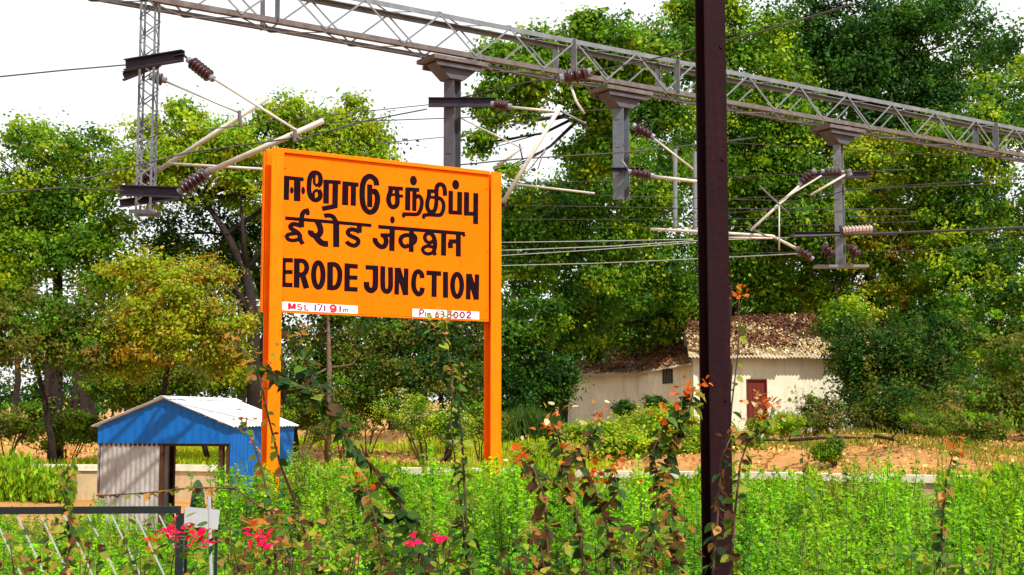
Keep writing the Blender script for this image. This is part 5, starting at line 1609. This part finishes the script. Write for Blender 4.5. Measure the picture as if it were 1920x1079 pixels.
shoot('long leaning shoot with big dark leaves and tan curled tip, right of the left post',
      [(800, 1095, 5.4), (765, 965, 5.4), (705, 885, 5.4), (650, 820, 5.4), (600, 730, 5.4), (570, 675, 5.4), (552, 632, 5.4)], 52, 'ddddgdgyb', 'tttby', 16, 0.062, seed=1,
      side=[[(765, 965, 5.4), (700, 960, 5.3), (670, 905, 5.3)], [(620, 765, 5.4), (575, 730, 5.35), (520, 705, 5.35), (490, 680, 5.35)]])
shoot('upright twin stemmed shoot whose tan top reaches the white pin code strip',
      [(880, 1095, 5.8), (872, 930, 5.8), (866, 820, 5.8), (855, 730, 5.8), (838, 650, 5.8), (828, 596, 5.8)], 40, 'dddgdgyy', 'ttyyt', 12, 0.056, seed=2,
      side=[[(874, 1050, 5.8), (862, 930, 5.8), (845, 800, 5.75), (850, 690, 5.75)], [(850, 700, 5.8), (830, 660, 5.8), (815, 615, 5.8)]])
shoot("shoot with an orange crest and brown hanging leaves below the left corner of the hut",
      [(1100, 1095, 5.2), (1080, 960, 5.2), (1062, 880, 5.2), (1048, 820, 5.2), (1034, 792, 5.2)], 30, 'bbtdgby', 'oootoc', 14, 0.050, seed=3,
      side=[[(1070, 920, 5.2), (1010, 890, 5.2), (978, 862, 5.2)], [(1062, 880, 5.2), (1100, 830, 5.2), (1125, 775, 5.2)]])
shoot('bent shoot hung with brown leaves, left of the red orange cluster',
      [(1030, 1095, 5.0), (1025, 980, 5.0), (1018, 920, 5.0), (1000, 880, 5.0), (975, 862, 5.0)], 26, 'bbbtdbg', 'oott', 8, 0.052, seed=4)
shoot('shoot ending in a dense red orange bract cluster above the hedge',
      [(1150, 1095, 4.9), (1140, 1000, 4.9), (1128, 950, 4.9), (1112, 905, 4.9)], 22, 'btbdgd', 'oooott', 16, 0.050, seed=5,
      side=[[(1130, 960, 4.9), (1160, 920, 4.9), (1150, 880, 4.9)], [(1128, 950, 4.9), (1095, 880, 4.9), (1085, 848, 4.9)]])
shoot('tall dark stemmed shoot close left of the dark pole',
      [(1205, 1095, 5.3), (1222, 990, 5.3), (1240, 910, 5.3), (1262, 820, 5.3), (1280, 742, 5.3)], 42, 'dgyddtyb', 'ooot', 12, 0.055, seed=6,
      side=[[(1240, 910, 5.3), (1222, 850, 5.3), (1250, 780, 5.25)], [(1262, 820, 5.3), (1290, 780, 5.3), (1302, 725, 5.3)]])
shoot('brown and orange leaved shoot at the left foot of the dark pole',
      [(1270, 1095, 5.0), (1266, 1010, 5.0), (1260, 950, 5.0), (1250, 915, 5.0)], 26, 'tbbdgt', 'ottg', 12, 0.052, seed=7)
shoot('leafy shoot climbing in front of the foot of the dark pole',
      [(1335, 1095, 5.9), (1345, 980, 5.9), (1350, 900, 5.9), (1352, 860, 5.9), (1375, 810, 5.9)], 18, 'bdbtdg', 'tby', 6, 0.058, seed=8)
shoot('shoot right of the dark pole topped with orange bracts before the hut door',
      [(1370, 1095, 5.6), (1378, 960, 5.6), (1388, 870, 5.6), (1408, 810, 5.6), (1424, 765, 5.6)], 24, 'ygyygb', 'oooct', 20, 0.050, seed=9,
      side=[[(1400, 830, 5.6), (1440, 800, 5.6), (1448, 765, 5.6)]])
shoot('high slender shoot with one orange crest right of the dark pole above the hut roof',
      [(1352, 1095, 7.2), (1362, 900, 7.2), (1372, 760, 7.2), (1384, 660, 7.2), (1386, 548, 7.2)], 12, 'yggy', 'ooooy', 16, 0.060, seed=10)
shoot('thin arching shoot left of the left post with a tan tip before the trunk',
      [(600, 1095, 5.6), (560, 960, 5.6), (525, 870, 5.6), (500, 770, 5.6), (485, 700, 5.6), (455, 655, 5.6), (437, 640, 5.6)], 20, 'gyydt', 'tto', 8, 0.048, seed=11)
shoot('short shoot with small orange tip in front of the blue shed wall',
      [(520, 1095, 5.3), (510, 960, 5.3), (488, 870, 5.3), (470, 815, 5.3), (450, 785, 5.3)], 18, 'gddyt', 'oott', 9, 0.046, seed=12)
shoot('nodding shoot with one yellow leaf against the cream hut wall',
      [(1500, 1095, 7.0), (1512, 960, 7.0), (1504, 850, 7.0), (1498, 790, 7.0), (1490, 745, 7.0)], 9, 'yg', 'yt', 4, 0.060, seed=13, r0=0.003)
shoot('shoot with orange leaves low in front of the hedge, centre left',
      [(720, 1095, 5.0), (710, 1000, 5.0), (695, 940, 5.0), (685, 908, 5.0)], 20, 'gdtbty', 'ooty', 9, 0.048, seed=14)
shoot('horizontal straggling shoot crossing below the open front of the blue shed',
      [(560, 1095, 6.2), (500, 960, 6.2), (440, 915, 6.2), (360, 915, 6.2), (270, 925, 6.2), (180, 930, 6.2)], 34, 'ytbgt', 'tb', 4, 0.045, seed=15, droop=0.2)
shoot('shoot with green and tan leaves at the very right of the foreground',
      [(1770, 1095, 5.4), (1765, 990, 5.4), (1775, 900, 5.4), (1790, 840, 5.4)], 26, 'dgygt', 'oot', 10, 0.05, seed=16)
shoot('leaf laden shoot in the lower left corner beyond the fence',
      [(120, 1095, 5.2), (135, 1000, 5.2), (120, 930, 5.2), (135, 870, 5.2)], 26, 'dgygt', 'oot', 10, 0.05, seed=17)


def bush(label, cx, cy, D, w, h, n, mix, seed, flowers=(), lsize=0.036):
    r_ = random.Random(seed)
    c0 = at(cx, cy, D)
    root = empty('bougainvillea_bush', label, 'bush', (c0.x, D, 0), 0, 'low bougainvillea bushes along the bottom edge')
    k = D / FPX
    mb_ = MB()
    tips = []
    for i in range(12):
        q = c0 + Vector((r_.uniform(-w, w) * k, r_.uniform(-.25, .25), r_.uniform(-h, h) * k))
        tips.append(q)
        mb_.tube([Vector((c0.x + r_.uniform(-.1, .1), D, 0)), Vector((c0.x, D, 0)).lerp(q, .6) + Vector((r_.uniform(-.1, .1), 0, .1)), q], [0.008, 0.005, 0.002], 5)
    wpart('stem', mb_, M_STEM, root)
    for i in range(n):
        q = c0 + Vector((r_.gauss(0, w * .5) * k, r_.gauss(0, .15), r_.uniform(-h, h) * k))
        d = Vector((r_.gauss(0, 1), r_.gauss(-.2, 1), r_.gauss(-.1, .7)))
        put_leaf(root, r_.choice(mix), q, d, lsize * r_.uniform(.6, 1.4), 'leaf', r_)
    for (fx, fy, rr, m, key) in flowers:
        f0 = at(fx, fy, D - 0.25)
        for i in range(m):
            q = f0 + Vector((r_.gauss(0, rr * .5) * k, r_.gauss(0, .04), r_.gauss(0, rr * .35) * k))
            d = Vector((r_.gauss(0, 1), r_.gauss(-.6, .6), r_.gauss(.4, .7)))
            put_leaf(root, key, q, d, 0.026 * r_.uniform(.7, 1.3), 'bract', r_)


bush('low bush with bright pink bracts beside the lattice fence post', 330, 1040, 5.2, 120, 60, 130, 'ygdgyb', 71, [(315, 996, 18, 14, 'p'), (352, 1006, 28, 30, 'p'), (385, 1012, 18, 16, 'p'), (290, 1018, 12, 6, 'o')])
bush('low tan and green bush with a pink cluster, below the left post of the board', 500, 1020, 5.1, 90, 62, 170, 'tygbgyt', 72, [(490, 1010, 24, 28, 'p'), (480, 985, 18, 14, 'o'), (540, 985, 30, 12, 't')])
bush('dark leaved low bush in the bottom centre with a single pink bract', 800, 1050, 5.0, 110, 50, 110, 'dgdby', 73, [(818, 1010, 12, 12, 'p'), (775, 1018, 14, 8, 'p')])
bush('tan flecked low bush between the two orange shoots at the bottom', 1010, 1050, 4.9, 90, 48, 90, 'tgybd', 74, [(990, 990, 16, 8, 't')])
bush('low green and brown bush at the left of the dark pole foot', 1210, 1040, 4.9, 90, 55, 120, 'dgytb', 75)
bush('low leafy bush along the bottom edge at the far right', 1760, 1060, 5.2, 120, 30, 90, 'gydg', 76)
bush('low leafy bush filling the bottom left corner', 90, 1040, 5.2, 130, 60, 150, 'gydgtb', 77)
bush('sparse low bush with yellowish leaves between fence and left post', 620, 1060, 5.3, 80, 45, 90, 'yygdt', 78)
